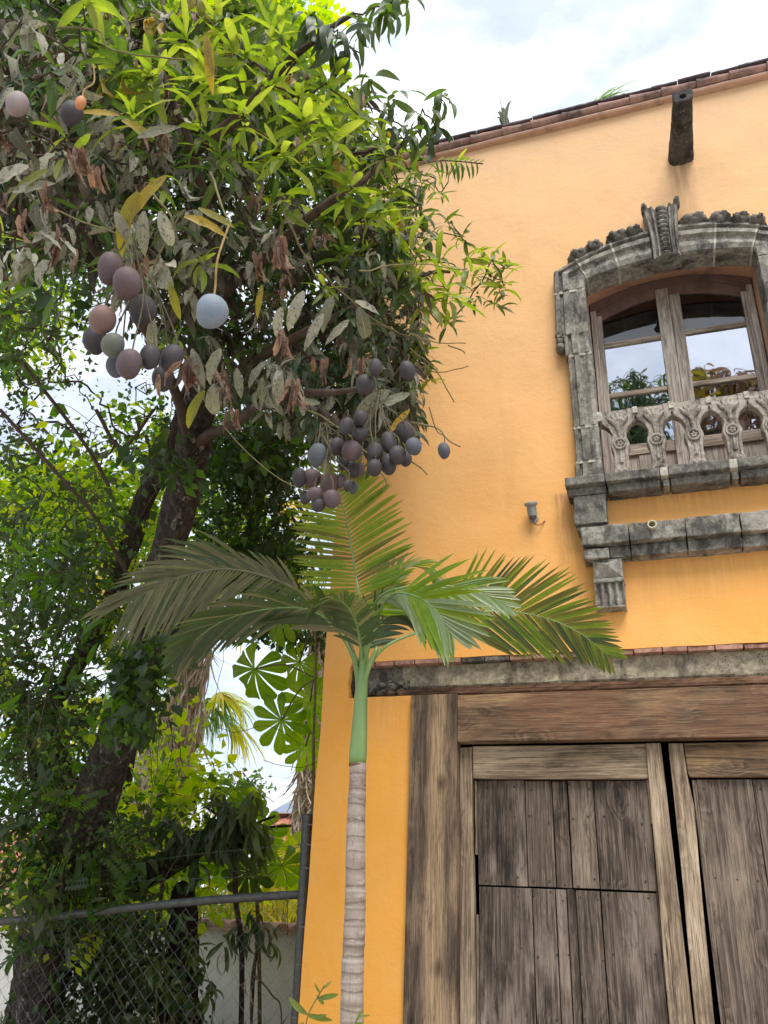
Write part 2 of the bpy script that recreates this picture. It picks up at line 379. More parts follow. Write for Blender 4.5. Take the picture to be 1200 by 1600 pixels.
def norm(a): return a / (np.linalg.norm(a, axis=-1, keepdims=True) + 1e-9)
def frames(pos, d, up, size, roll=None):
    """matrices whose X axis follows d and whose Z axis is as near up as it can be"""
    d = norm(d); y = norm(np.cross(up, d)); z = np.cross(d, y)
    if roll is not None:
        c, s_ = np.cos(roll)[:, None], np.sin(roll)[:, None]; y, z = y * c + z * s_, z * c - y * s_
    Mx = np.zeros((len(pos), 3, 4)); Mx[:, :, 0] = d * size[:, None]; Mx[:, :, 1] = y * size[:, None]; Mx[:, :, 2] = z * size[:, None]; Mx[:, :, 3] = pos
    return Mx
class Leaves:
    def __init__(s): s.k = []; s.M = []; s.m = []
    def add(s, kind, Mx, m):
        """kind may be a family name: its variants are dealt out at random"""
        fam = [k for k in LEAF if k[:-1] == kind] or [kind]
        for i in range(len(Mx)): s.k.append(random.choice(fam)); s.M.append(Mx[i]); s.m.append(m)
    def rosette(s, c, axis, n, ln, kind, m, spread=(.5, 1.5), droop=.35, jit=.02):
        axis = norm(np.array(axis, float)); a = norm(np.cross(axis, [.3, .2, .9])); b = np.cross(axis, a)
        ph = np.arange(n) * 2.4 + rng.uniform(0, 6); th = np.linspace(spread[0], spread[1], n) + rng.normal(0, .12, n)
        d = axis * np.cos(th)[:, None] + (a * np.cos(ph)[:, None] + b * np.sin(ph)[:, None]) * np.sin(th)[:, None]
        d = norm(d + np.array([0, 0, -1]) * droop)
        up = norm(axis + np.array([0, 0, .8]) + rng.normal(0, .15, (n, 3)))
        pos = np.array(c) - axis * (np.linspace(0, 1, n)[:, None] * ln * .25) + rng.normal(0, jit, (n, 3))
        s.add(kind, frames(pos, d, up, ln * rng.uniform(.65, 1.15, n), rng.normal(0, .35, n)), m)
    def scatter(s, P, n, rad, ln, kind, m, squash=(1, 1, .8), hang=.3, upn=.6):
        """n leaves in a small clump about each point of P"""
        P = np.repeat(np.asarray(P), n, 0); k = len(P)
        o = np.clip(rng.normal(0, 1, (k, 3)), -1.7, 1.7) * np.array(squash) * rad
        d = norm(rng.normal(0, 1, (k, 3)) + o / rad * .5 + np.array([0, 0, -hang]))
        up = norm(rng.normal(0, 1, (k, 3)) * (1 - upn) + np.array([0, 0, 1.0]) * upn)
        s.add(kind, frames(P + o, d, up, ln * rng.uniform(.6, 1.3, k), rng.normal(0, .5, k)), m)
    def mesh_of(s, idx, name, mats):
        V = []; F = []; U = []; MI = []; n = 0; idx = np.array(idx)
        ks = np.array([s.k[i] for i in idx]); Mx = np.array([s.M[i] for i in idx]); ms = np.array([s.m[i] for i in idx])
        for k in sorted(set(ks)):
            w_ = np.where(ks == k)[0]; v, f, u = LEAF[k]
            vv = np.einsum('nij,vj->nvi', Mx[w_][:, :, :3], v) + Mx[w_][:, None, :, 3]
            ff = f[None] + (n + np.arange(len(w_)) * len(v))[:, None, None]
            V.append(vv.reshape(-1, 3)); F.append(ff.reshape(-1, 4)); U.append(np.tile(u[f.reshape(-1)], (len(w_), 1))); MI.append(np.repeat(ms[w_], len(f))); n += len(v) * len(w_)
        V = np.concatenate(V); F = np.concatenate(F); U = np.concatenate(U); MI = np.concatenate(MI)
        c = (V.min(0) + V.max(0)) / 2; V = V - c
        me = bpy.data.meshes.new(name); me.vertices.add(len(V)); me.vertices.foreach_set('co', V.astype(np.float32).ravel())
        me.loops.add(F.size); me.loops.foreach_set('vertex_index', F.astype(np.int32).ravel())
        me.polygons.add(len(F)); me.polygons.foreach_set('loop_start', (np.arange(len(F)) * 4).astype(np.int32))
        for m in mats: me.materials.append(m)
        me.polygons.foreach_set('material_index', MI.astype(np.int32)); me.polygons.foreach_set('use_smooth', np.ones(len(F), bool))
        uvl = me.uv_layers.new(name='UVMap'); uvl.data.foreach_set('uv', U.astype(np.float32).ravel())
        me.update(calc_edges=True); return me, c
    def build(s, name, mats, parent, single=0, single_name='leaf', **k):
        idx = list(range(len(s.k)))
        if single:
            sc = []
            for i in idx:
                x, y, d = project(s.M[i][:, 3]); sz = np.linalg.norm(s.M[i][:, 0])
                sc.append(sz / d if (d > .3 and -20 < x < 1220 and -20 < y < 1620) else 0)
            order = np.argsort(-np.array(sc)); pick = [i for i in order[:single] if sc[i] > 0]
            cache = {}
            for i in pick:
                key = (s.k[i], s.m[i])
                if key not in cache:
                    v, f, u = LEAF[s.k[i]]
                    me = bpy.data.meshes.new(single_name); me.from_pydata([tuple(a) for a in v], [], [tuple(int(b) for b in a) for a in f])
                    uvl = me.uv_layers.new(name='UVMap'); uvl.data.foreach_set('uv', u[f.reshape(-1)].astype(np.float32).ravel())
                    me.polygons.foreach_set('use_smooth', [True] * len(f)); me.materials.append(mats[s.m[i]]); cache[key] = me
                o = bpy.data.objects.new(single_name, cache[key]); COL.objects.link(o); o.parent = parent
                mw = Matrix([list(map(float, r)) for r in s.M[i]] + [[0, 0, 0, 1]]); mw.translation -= world_loc(parent)
                o.matrix_local = mw
            ps = set(int(i) for i in pick); idx = [i for i in idx if i not in ps]
        if idx:
            me, c = s.mesh_of(idx, name, mats); return link(name, me, mats, parent, c, kind='stuff', **k)
def inpoly(poly, n):
    xs = [p[0] for p in poly]; ys = [p[1] for p in poly]; out = []
    while len(out) < n:
        x = random.uniform(min(xs), max(xs)); y = random.uniform(min(ys), max(ys)); c = False; j = len(poly) - 1
        for i in range(len(poly)):
            if (poly[i][1] > y) != (poly[j][1] > y) and x < (poly[j][0] - poly[i][0]) * (y - poly[i][1]) / (poly[j][1] - poly[i][1]) + poly[i][0]: c = not c
            j = i
        if c: out.append((x, y))
    return out
def smooth_path(P, n=6):
    P = [np.array(p, float) for p in P]; P = [2 * P[0] - P[1]] + P + [2 * P[-1] - P[-2]]; out = []
    for i in range(1, len(P) - 2):
        for k in range(n):
            t = k / n; a, b, c, d = P[i - 1], P[i], P[i + 1], P[i + 2]
            out.append(.5 * ((2 * b) + (-a + c) * t + (2 * a - 5 * b + 4 * c - d) * t * t + (-a + 3 * b - 3 * c + d) * t ** 3))
    out.append(P[-2]); return out
def wob(P, amp, fr=2.0):
    out = []
    for i, p in enumerate(P):
        q = Vector(p) * fr; out.append(np.array(p) + np.array([mnoise.noise(q), mnoise.noise(q + Vector((7, 1, 3))), mnoise.noise(q + Vector((2, 9, 5)))]) * amp)
    return out
def grow(g, roots, pts, r_tip=.004, r_gain=.0016, amp=.05, m=0, sides=5, far=None):
    """greedy branching: every point is joined to the nearest node already joined"""
    nodes = [np.array(r) for r in roots]; left = [np.array(p) for p in pts]
    left.sort(key=lambda p: min(np.linalg.norm(p - r) for r in nodes))
    par = {}; base = len(nodes)
    for p in left:
        d = [np.linalg.norm(p - q) for q in nodes]; par[len(nodes)] = int(np.argmin(d)); nodes.append(p)
    cnt = {i: 1 for i in range(len(nodes))}
    for i in range(len(nodes) - 1, base - 1, -1): cnt[par[i]] += cnt[i]
    for i in range(base, len(nodes)):
        a, b = nodes[par[i]], nodes[i]; L_ = np.linalg.norm(b - a)
        if far and L_ > far: continue
        k = 4; ps = [a + (b - a) * t / k for t in range(k + 1)]
        for t in range(1, k): ps[t] = ps[t] + rng.normal(0, amp * L_, 3) - np.array([0, 0, .10 * L_ * math.sin(math.pi * t / k)]) * random.uniform(-1, 1)
        r0 = min(.022, r_tip + r_gain * math.sqrt(cnt[i])); g.tube(ps, [r0 * 1.15, r0 * 1.1, r0, r0 * .95, r0 * .9], sides, m, cap=False)
    return nodes

# ------------------------------------------------------------------ materials
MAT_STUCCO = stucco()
MAT_BASALT = stone('dark_volcanic_stone', (.155, .142, .125), (.285, .268, .235), .53, 1.0, .45)
MAT_BASALT_DK = stone('blackened_volcanic_stone', (.085, .08, .075), (.19, .178, .155), .54, 1.0, .45)
MAT_CARVED = stone('carved_sandy_stone', (.22, .19, .16), (.36, .325, .28), .57, 1.6, .25, (.06, .05, .045))
MAT_MORTAR = stone('pale_mortar', (.30, .285, .24), (.42, .40, .34), .66, 1.2, .3, (.15, .14, .13))
MAT_CONCRETE = stone('weathered_concrete', (.15, .13, .092), (.36, .315, .235), .52, .9, .45, (.06, .05, .04))
MAT_CRACKED = stone('crumbling_blackened_mortar', (.07, .062, .055), (.20, .18, .15), .47, 1.6, .6)
MAT_BRICK = simple('red_clay_brick', (.36, .20, .15), .9, .15, .45, 14, .6, .004, dirt=(.07, .05, .045), dth=.52)
MAT_TILE = simple('terracotta_tile', (.34, .215, .185), .85, .2, .35, 9, .6, .006, dirt=(.07, .06, .065), dth=.50)
MAT_TILE_DK = simple('blackened_coping', (.13, .105, .12), .9, .2, .5, 12, .6, .006)
MAT_LIP = simple('faded_pink_moulding', (.52, .34, .26), .9, .2, .2, 8, .4, .004, dirt=(.16, .10, .09), dth=.56)
MAT_POST = wood('weathered_post_wood', 'z', (.085, .06, .045), (.185, .135, .10), (.46, .32, .19), .8, True, .56, stripe=(.03, .085))
MAT_BEAM = wood('weathered_beam_wood', 'x', (.105, .07, .045), (.27, .18, .115), (.44, .28, .15), 1.0, True, .60, warm=(.19, .095, .055), ringy=.8)
MAT_BEAM_RED = wood('split_red_brown_timber', 'x', (.10, .055, .035), (.24, .13, .08), (.32, .19, .12), 1.5, False, .5)
MAT_STILE = wood('pale_split_stile_wood', 'z', (.17, .12, .08), (.44, .335, .235), (.58, .46, .33), 1.2, True, .62, crackle=1.0)
MAT_RAIL = wood('pale_split_rail_wood', 'x', (.14, .10, .065), (.40, .30, .205), (.50, .39, .27), 1.4, False, .60, crackle=1.0)
MAT_PLANK = wood('grey_plank_wood', 'z', (.048, .037, .030), (.235, .185, .15), (.34, .275, .225), 1.0, True, .52)
MAT_PLANK2 = wood('brown_plank_wood', 'z', (.070, .052, .041), (.26, .205, .16), (.36, .285, .215), .9, True, .58)
MAT_SASH = wood('bleached_window_wood', 'z', (.30, .255, .22), (.50, .44, .38), (.64, .58, .52), .8, False, .62)
MAT_SASH_X = wood('bleached_window_crosswood', 'x', (.24, .18, .14), (.44, .36, .29), (.56, .48, .40), .8, False, .60)
MAT_ARCHWOOD = simple('violet_brown_window_arch', (.15, .095, .085), .8, .2, .35, 7, .4, .004)
MAT_REVEAL = simple('ochre_plaster_reveal', (.50, .29, .19), .9, .15, .15, 5, .3, .006, dirt=(.24, .16, .12), dth=.55)
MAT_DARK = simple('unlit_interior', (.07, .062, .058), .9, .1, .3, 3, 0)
MAT_INTW = simple('interior_plaster', (.55, .50, .42), .9, .1, .1, 3, .2)
MAT_ROOFSLAB = simple('roof_slab_concrete', (.30, .27, .24), .95, .1, .2, 3, .4)
MAT_NAIL = simple('rusty_nail_heads', (.03, .022, .018), .7, .4, .3, 30, 0)
MAT_PVC = simple('grey_painted_metal', (.27, .28, .28), .5, .4, .2, 30, .2, .001, dirt=(.12, .12, .12), dth=.6)
MAT_RUST = simple('rusty_wire', (.22, .10, .06), .8, .3, .3, 40, 0)
MAT_PIPE = simple('cream_pipe', (.55, .50, .36), .6, .3, .15, 30, .1)
MAT_GALV = simple('galvanised_steel', (.085, .088, .084), .55, .5, .35, 22, .3, .001, metal=.5, dirt=(.08, .08, .075), dth=.52)
MAT_WIRE = simple('galvanised_wire', (.12, .12, .115), .5, .5, .2, 30, 0, metal=.4)
def glassmat():
    m = M('window_glass', .03, .6); p = m.pos()
    m.col((.012, .012, .012))
    g = m.n('BsdfGlossy'); g.inputs['Roughness'].default_value = .015; g.inputs['Color'].default_value = (.86, .90, .97, 1)
    bn = m.n('Bump', {'Height': m.noise(p, 1.7, 2), 'Strength': .12, 'Distance': .02}); m.nt.links.new(bn.outputs[0], g.inputs['Normal'])
    tr = m.n('BsdfTransparent'); fr = m.n('Fresnel', {'IOR': 1.5})
    a = m.n('MixShader', {0: m.math('MINIMUM', m.math('ADD', m.math('MULTIPLY', fr.outputs[0], 2.0), .52), 1.0), 1: tr.outputs[0], 2: g.outputs[0]})
    m.nt.links.new(a.outputs[0], m.out.inputs[0]); return m.mat
MAT_GLASS = glassmat()
def clearglass():
    m = M('old_clear_glass', .05, .5); g = m.n('BsdfGlossy'); g.inputs['Roughness'].default_value = .04; tr = m.n('BsdfTransparent'); tr.inputs[0].default_value = (.8, .8, .8, 1)
    a = m.n('MixShader', {0: m.math('ADD', m.n('Fresnel', {'IOR': 1.45}).outputs[0], .10), 1: tr.outputs[0], 2: g.outputs[0]}); m.nt.links.new(a.outputs[0], m.out.inputs[0]); return m.mat
MAT_GLASS2 = clearglass()
def barkmat(name, a, b, pale, pth=.6, zs=.35):
    m = M(name, .95, .15); p = m.pos()
    n = m.noise(m.map(p, (1, 1, zs)), 26, 7, .7, .3); n2 = m.noise(p, 6, 6, .6); n3 = m.noise(m.map(p, (1, 1, zs)), 90, 4, .7)
    c = m.ramp(n, [(.32, tuple(q * .35 for q in a)), (.5, a), (.72, b)])
    c = m.mix(m.ramp(m.noise(m.map(p, (1, 1, .5), loc=(3, 3, 3)), 13, 7, .7), [(pth, 0.0), (pth + .08, .8)]), c, pale)
    m.col(c); b1 = m.bump(n, .9, .03); m.bump(n3, .6, .006, b1); return m.mat
MAT_BARK = barkmat('rough_grey_brown_bark', (.048, .040, .034), (.115, .096, .080), (.30, .275, .24), .58)
MAT_BARK2 = barkmat('vine_covered_bark', (.045, .036, .030), (.11, .085, .066), (.20, .17, .12), .66)
MAT_TWIG = simple('brown_twig', (.075, .052, .040), .85, .2, .4, 20, .3, .001)
MAT_TWIG_G = simple('green_brown_twig', (.16, .14, .065), .8, .2, .35, 20, .2, .001)
MAT_STEM_Y = simple('ochre_fruit_stalk', (.30, .195, .075), .7, .3, .3, 40, .2, .001)
MAT_STEM_G = simple('olive_fruit_stalk', (.10, .085, .05), .7, .3, .3, 40, .2, .001)
# mango foliage: [bright, mid, dark, grey dusty, brown dead, yellowing]
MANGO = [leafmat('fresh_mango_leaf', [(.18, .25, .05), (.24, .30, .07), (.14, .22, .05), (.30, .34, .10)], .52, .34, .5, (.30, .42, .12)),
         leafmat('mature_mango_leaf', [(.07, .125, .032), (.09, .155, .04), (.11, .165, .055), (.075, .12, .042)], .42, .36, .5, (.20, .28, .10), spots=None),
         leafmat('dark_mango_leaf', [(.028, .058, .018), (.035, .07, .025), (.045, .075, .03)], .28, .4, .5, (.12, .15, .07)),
         leafmat('dusty_grey_leaf', [(.20, .205, .15), (.32, .315, .245), (.14, .15, .10), (.44, .425, .36)], .15, .75, .25, (.40, .38, .30), spots=(.09, .08, .06), tcol=(.9, .9, .6)),
         leafmat('dead_brown_leaf', [(.22, .15, .115), (.33, .23, .185), (.15, .105, .085), (.42, .31, .25)], .18, .75, .2, (.36, .24, .17), spots=(.10, .055, .04), tcol=(1, .7, .45)),
         leafmat('yellowing_leaf', [(.20, .20, .04), (.36, .25, .04), (.15, .18, .045), (.45, .30, .05)], .35, .5, .4, (.36, .33, .12), spots=(.13, .14, .05)),
         leafmat('shaded_litter_leaf', [(.075, .06, .045), (.11, .085, .065), (.055, .052, .035), (.085, .085, .055)], .12, .8, .2, (.2, .16, .12), spots=(.05, .04, .03), tcol=(1, .8, .5))]
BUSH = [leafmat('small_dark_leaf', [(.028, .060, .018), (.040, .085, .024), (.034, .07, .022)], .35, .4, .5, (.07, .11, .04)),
        leafmat('small_green_leaf', [(.08, .17, .022), (.11, .21, .028), (.06, .13, .022)], .55, .4, .5, (.12, .2, .05)),
        leafmat('small_lime_leaf', [(.28, .42, .035), (.38, .48, .04), (.20, .33, .035), (.46, .50, .05)], .62, .4, .4, (.24, .34, .07)),
        leafmat('small_olive_leaf', [(.06, .085, .035), (.085, .11, .045), (.05, .065, .03)], .35, .5, .3, (.12, .14, .07))]
CECR = [leafmat('palmate_leaf', [(.20, .33, .045), (.25, .38, .055), (.16, .28, .04)], .65, .45, .4, (.30, .38, .16), ribw=.13),
        leafmat('palmate_leaf_dark', [(.05, .09, .03), (.06, .11, .035)], .38, .45, .4, (.10, .15, .07), ribw=.10)]
YELLOW = leafmat('yellow_green_frond', [(.42, .42, .03), (.55, .48, .03), (.30, .38, .03), (.62, .50, .05)], .5, .45, .4, (.5, .5, .1))
AMBER = leafmat('amber_frond', [(.60, .42, .05), (.50, .33, .06), (.62, .5, .12)], .4, .5, .4, (.6, .45, .1))
FRESH = leafmat('fresh_frond', [(.16, .30, .04), (.22, .36, .05), (.10, .24, .04)], .5, .45, .4, (.3, .4, .1))
THATCH = leafmat('dry_thatch_strip', [(.42, .36, .30), (.52, .46, .39), (.32, .26, .21), (.58, .52, .46)], .12, .85, .15, (.45, .4, .33), tcol=(1, .85, .65))
PALM = [leafmat('palm_leaflet', [(.15, .27, .022), (.19, .30, .028), (.22, .31, .035)], .50, .36, .5, (.24, .34, .07), veins=0, bmp=.1),
        leafmat('palm_leaflet_dark', [(.045, .08, .03), (.06, .10, .038)], .30, .36, .5, (.09, .14, .06), veins=0, bmp=.1),
        leafmat('palm_leaflet_silvery', [(.25, .32, .18), (.30, .36, .22), (.20, .28, .13)], .35, .32, .6, (.3, .42, .2), veins=0, bmp=.1),
        leafmat('palm_leaflet_dusty', [(.16, .165, .095), (.21, .205, .125), (.13, .145, .07)], .25, .6, .3, (.22, .2, .12), veins=0, bmp=.1),
        leafmat('palm_leaflet_olive', [(.15, .19, .03), (.20, .20, .035), (.12, .14, .03)], .40, .4, .5, (.3, .27, .08), veins=0, bmp=.1),
        leafmat('palm_leaflet_dry', [(.40, .30, .17), (.46, .36, .22)], .25, .7, .2, (.5, .4, .25), veins=0, bmp=.1)]
def mangoskin(name, a, b, bloom):
    m = M(name, .55, .35); p = m.obj()
    c = m.ramp(m.noise(p, 9, 4, .6), [(.35, a), (.65, b)])
    c = m.mix(m.ramp(m.noise(m.map(p, loc=(3, 1, 2)), 14, 7, .7), [(.42, 0.0), (.66, .65)]), c, bloom)
    sp = m.n('TexVoronoi', {'Vector': p, 'Scale': 150.0}).outputs[0]
    c = m.mix(m.ramp(sp, [(.12, .45), (.25, 0.0)]), c, (.34, .30, .28))
    c = m.mix(m.ramp(m.noise(p, 32, 3), [(.68, 0.0), (.72, .7)]), c, (.02, .016, .015))
    c = m.mix(m.ramp(m.noise(m.map(p, loc=(7, 2, 5)), .9, 3, .5), [(.42, 0.0), (.62, .55)]), c, m.mix(m.noise(p, .6, 2), tuple(q * .8 for q in (b[0] * .75, b[1] * 1.25, b[2] * .8)), (b[0] * 1.5, b[1] * .8, b[2] * .8)))
    m.b.inputs['Roughness'].default_value = .62; m.col(c); m.bump(m.noise(p, 60, 4), .12, .002); return m.mat
SKIN = {'plum': mangoskin('plum_mango_skin', (.075, .045, .055), (.10, .072, .075), (.16, .125, .135)),
        'dark': mangoskin('dark_mango_skin', (.030, .027, .033), (.046, .040, .046), (.085, .078, .086)),
        'blue': mangoskin('blue_grey_mango_skin', (.15, .20, .27), (.20, .25, .32), (.28, .32, .38)),
        'green': mangoskin('grey_green_mango_skin', (.105, .125, .105), (.13, .14, .115), (.19, .19, .17)),
        'rose': mangoskin('rosy_mango_skin', (.22, .10, .105), (.17, .12, .095), (.26, .17, .16)),
        'pale': mangoskin('pale_lilac_mango_skin', (.22, .175, .185), (.27, .22, .23), (.33, .28, .29)),
        'orange': mangoskin('orange_mango_skin', (.50, .20, .07), (.52, .24, .10), (.55, .30, .16)),
        'slate': mangoskin('slate_mango_skin', (.055, .066, .095), (.075, .088, .11), (.13, .14, .16))}

# ------------------------------------------------------------------ ground
def ground():
    g = G(); g.add([(-250, -250, 0), (250, -250, 0), (250, 250, 0), (-250, 250, 0)], [(0, 1, 2, 3)])
    m = M('dusty_earth', .95, .1); p = m.pos()
    c = m.ramp(m.noise(p, 1.2, 8, .65), [(.35, (.36, .31, .24)), (.6, (.46, .41, .33)), (.75, (.14, .18, .08))])
    m.col(c); m.bump(m.noise(p, 20, 6, .7), .5, .02)
    g.build('ground', m.mat, kind='structure')
    g = G(); g.box(-30, 30, -5.5, 3.2, .004, .02); mm = M('cobbled_street', .9, .2); p = mm.pos()
    v = mm.n('TexVoronoi', {'Vector': p, 'Scale': 6.0}, feature='DISTANCE_TO_EDGE').outputs[0]
    mm.col(mm.mix(mm.ramp(v, [(0, 1.0), (.08, 0.0)]), mm.ramp(mm.noise(p, 9, 5), [(.3, (.42, .39, .35)), (.7, (.58, .54, .48))]), (.25, .22, .18))); mm.bump(mm.ramp(v, [(0, 0.0), (.15, 1.0)]), .8, .02)
    g.build('road', mm.mat, kind='structure')
ground()

# ------------------------------------------------------------------ the house
WX0, WX1, WTOP, WY = -2.38, 3.6, 8.27, 5.5
house = thing('house', 'orange stucco house front with a stone framed arched window above old wooden double doors', 'house', (0.5, WY, 0))
def front_wall():
    bx = [WX0, -2.175, -1.69, -0.30, 1.10, 2.45, WX1]; bz = [0, 2.93, 3.192, 4.40, 6.56, WTOP]
    def hole(x, z):
        return (-1.69 < x < 2.45 and z < 2.93) or (-2.175 < x < 2.45 and 2.93 < z < 3.192) or (-.30 < x < 1.10 and 4.40 < z < 6.56)
    def fine(b, st):
        o = []
        for a, c in zip(b, b[1:]): n = max(1, round((c - a) / st)); o += [a + (c - a) * i / n for i in range(n)]
        return o + [b[-1]]
    X, Z = fine(bx, .05), fine(bz, .05); V = {}; g = G(); vv = []; ff = []
    for i, x in enumerate(X):
        for j, z in enumerate(Z):
            q = Vector((x * .9, 0, z * .9)); dy = mnoise.noise(q) * .010 + mnoise.noise(q * 4) * .004
            jx = jz = 0
            if abs(z - 3.192) < .001 and x < 2.4: jz = mnoise.noise(Vector((x * 5, 3, 1))) * .008
            if abs(z - 2.93) < .001 and x < -1.7: jz = mnoise.noise(Vector((x * 5, 9, 1))) * .006
            if abs(x + 2.175) < .001: jx = mnoise.noise(Vector((2, z * 14, 1))) * .035
            if i == 0: jx = mnoise.noise(Vector((2, z * 2, 5))) * .008
            V[i, j] = len(vv); vv.append((x + jx, WY + dy, z + jz))
    for i in range(len(X) - 1):
        for j in range(len(Z) - 1):
            if not hole((X[i] + X[i + 1]) / 2, (Z[j] + Z[j + 1]) / 2): ff.append((V[i, j], V[i + 1, j], V[i + 1, j + 1], V[i, j + 1]))
    g.add(vv, ff)
    me = bpy.data.meshes.new('t'); me.from_pydata(vv, [], ff); bm = bmesh.new(); bm.from_mesh(me)
    bmesh.ops.delete(bm, geom=[v for v in bm.verts if not v.link_faces], context='VERTS')
    ed = [e for e in bm.edges if len(e.link_faces) == 1]
    r = bmesh.ops.extrude_edge_only(bm, edges=ed); nv = [e for e in r['geom'] if isinstance(e, bmesh.types.BMVert)]
    for v in nv: v.co.y += .012
    ed2 = [e for e in bm.edges if len(e.link_faces) == 1]
    r = bmesh.ops.extrude_edge_only(bm, edges=ed2); nv = [e for e in r['geom'] if isinstance(e, bmesh.types.BMVert)]
    for v in nv: v.co.y = WY + .32
    bm.normal_update(); bm.to_mesh(me); bm.free()
    me.name = 'front_wall'
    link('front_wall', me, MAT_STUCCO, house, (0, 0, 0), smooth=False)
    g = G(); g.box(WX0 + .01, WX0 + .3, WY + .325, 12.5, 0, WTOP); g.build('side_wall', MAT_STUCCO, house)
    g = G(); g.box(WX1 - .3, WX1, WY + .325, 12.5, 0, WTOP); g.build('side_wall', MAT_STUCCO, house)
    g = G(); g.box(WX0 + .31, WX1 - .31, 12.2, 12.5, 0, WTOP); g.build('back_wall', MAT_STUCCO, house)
    g = G(); g.box(WX0 + .31, WX1 - .31, WY + .325, 12.19, 7.7, 7.9); g.build('roof_slab', MAT_ROOFSLAB, house)
    g = G(); g.box(WX0 + .31, WX1 - .31, WY + .325, 12.19, 3.3, 3.5); g.build('upper_floor', MAT_DARK, house)
    # rooms behind the window and behind the gate
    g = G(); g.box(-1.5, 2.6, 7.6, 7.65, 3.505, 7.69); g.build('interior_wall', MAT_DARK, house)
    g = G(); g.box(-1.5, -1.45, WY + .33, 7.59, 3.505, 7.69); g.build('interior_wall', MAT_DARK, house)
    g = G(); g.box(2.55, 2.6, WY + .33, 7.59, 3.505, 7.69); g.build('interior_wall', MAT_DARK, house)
    g = G(); g.box(-1.9, .0, 9.0, 9.05, 0, 3.29); g.box(.16, 2.6, 9.0, 9.05, 0, 3.29); g.box(.0, .16, 9.0, 9.05, 0, 1.6); g.box(.0, .16, 9.0, 9.05, 2.4, 3.29); g.build('interior_wall', MAT_DARK, house)
front_wall()
# parapet: moulding, ridge tiles, blackened coping slabs
def roof_edge():
    g = G(); n = 40; xs = np.linspace(WX0 - .02, WX1 + .02, n)
    sec = [(WY + .1, 8.262), (WY - .055, 8.262), (WY - .065, 8.275), (WY - .06, 8.292), (WY - .04, 8.300), (WY + .1, 8.300)]
    v = []; f = []
    for i, x in enumerate(xs):
        for y, z in sec: v.append((x, y + mnoise.noise(Vector((x * 3, y, z))) * .006, z + mnoise.noise(Vector((x * 2, 5, z))) * .006))
    k = len(sec); f = [(i * k + a, (i + 1) * k + a, (i + 1) * k + (a + 1) % k, i * k + (a + 1) % k) for i in range(n - 1) for a in range(k)] + [tuple(range(k - 1, -1, -1)), tuple((n - 1) * k + a for a in range(k))]
    g.add(v, f); g.build('roof_moulding', MAT_LIP, house)
    x = WX0 - .03; me_l = []
    while x < WX1:
        L_ = random.uniform(.27, .34); g = G(); a = []; q = 9; ns = 5
        r0, r1 = .050, .043
        v = []; 
        for s_ in range(ns + 1):
            t = s_ / ns; r = r0 + (r1 - r0) * t + (.006 if s_ == 0 else 0) + random.uniform(-.002, .002)
            for j in range(q):
                th = math.pi * (j / (q - 1)) ; v.append((x + L_ * t, WY - .045 - math.sin(th) * r * 1.15 + .0, 8.345 - math.cos(th) * r * .85))
        f = [(s_ * q + j, s_ * q + j + 1, (s_ + 1) * q + j + 1, (s_ + 1) * q + j) for s_ in range(ns) for j in range(q - 1)]
        f += [(s_ * q + q - 1, s_ * q, (s_ + 1) * q, (s_ + 1) * q + q - 1) for s_ in range(ns)] + [tuple(range(q)), tuple(ns * q + j for j in range(q - 1, -1, -1))]
        g.add(v, f); g.build('ridge_tile', MAT_TILE if random.random() < .9 else MAT_TILE_DK, house, smooth=False, rough=.003, fr=30); x += L_ - .004 + random.choice([0, 0, .006])
    x = WX0 - .03
    while x < WX1:
        L_ = random.uniform(.22, .30); g = G(); z = random.uniform(-.006, .006)
        g.box(x, x + L_ - .003, WY - .105 + random.uniform(-.008, .008), WY + .25, 8.390 + z, 8.404 + z + random.uniform(0, .006))
        g.build('coping_slab', MAT_TILE_DK, house, bevel=.004, cuts=.06, rough=.005, fr=20); x += L_
    g = G(); g.box(WX0, WX1, WY - .03, WY + .3, 8.3, 8.389); g.build('parapet_core', MAT_TILE_DK, house)
roof_edge()
# rain spout
def spout():
    g = G(); N = 14; v = []; S = 12
    for i in range(N + 1):
        t = i / N; y = WY + .06 - t * .68; w_ = .108 - .034 * t + (.008 if t > .93 else 0) ; h = .085 - .02 * t; z = 7.545 + .02 * t
        for k in range(S):
            a = 2 * math.pi * k / S; ca, sa = math.cos(a), math.sin(a)
            v.append((.64 + .02 * t + w_ * math.copysign(abs(ca) ** .55, ca), y, z + h * math.copysign(abs(sa) ** (.7 if sa < 0 else .45), sa)))
    f = [(i * S + k, i * S + (k + 1) % S, (i + 1) * S + (k + 1) % S, (i + 1) * S + k) for i in range(N) for k in range(S)]
    # hollowed mouth
    e = N * S; cx, cz = .66, 7.565; vin = []
    for k in range(S): a = 2 * math.pi * k / S; vin.append((cx + .028 * math.cos(a), WY - .622, cz - .012 + .028 * math.sin(a)))
    for k in range(S): a = 2 * math.pi * k / S; vin.append((cx + .024 * math.cos(a), WY - .45, cz - .012 + .024 * math.sin(a)))
    n = len(v); v += vin
    f += [(e + k, e + (k + 1) % S, n + (k + 1) % S, n + k) for k in range(S)] + [(n + k, n + (k + 1) % S, n + S + (k + 1) % S, n + S + k) for k in range(S)] + [tuple(n + S + k for k in range(S))]
    g.add(v, f); g.build('rain_spout', stone('soot_black_stone', (.035, .033, .036), (.085, .08, .078), .52, 1.0, .5), house, rough=.006, fr=14, cuts=.05, label='blackened stone rain spout')
spout()
# window surround -------------------------------------------------
CX = .40
surround = thing('window_surround', None, None, (CX, WY - .1, 5.5)); surround.parent = house; surround.location = (CX - .5, -.1, 5.5)
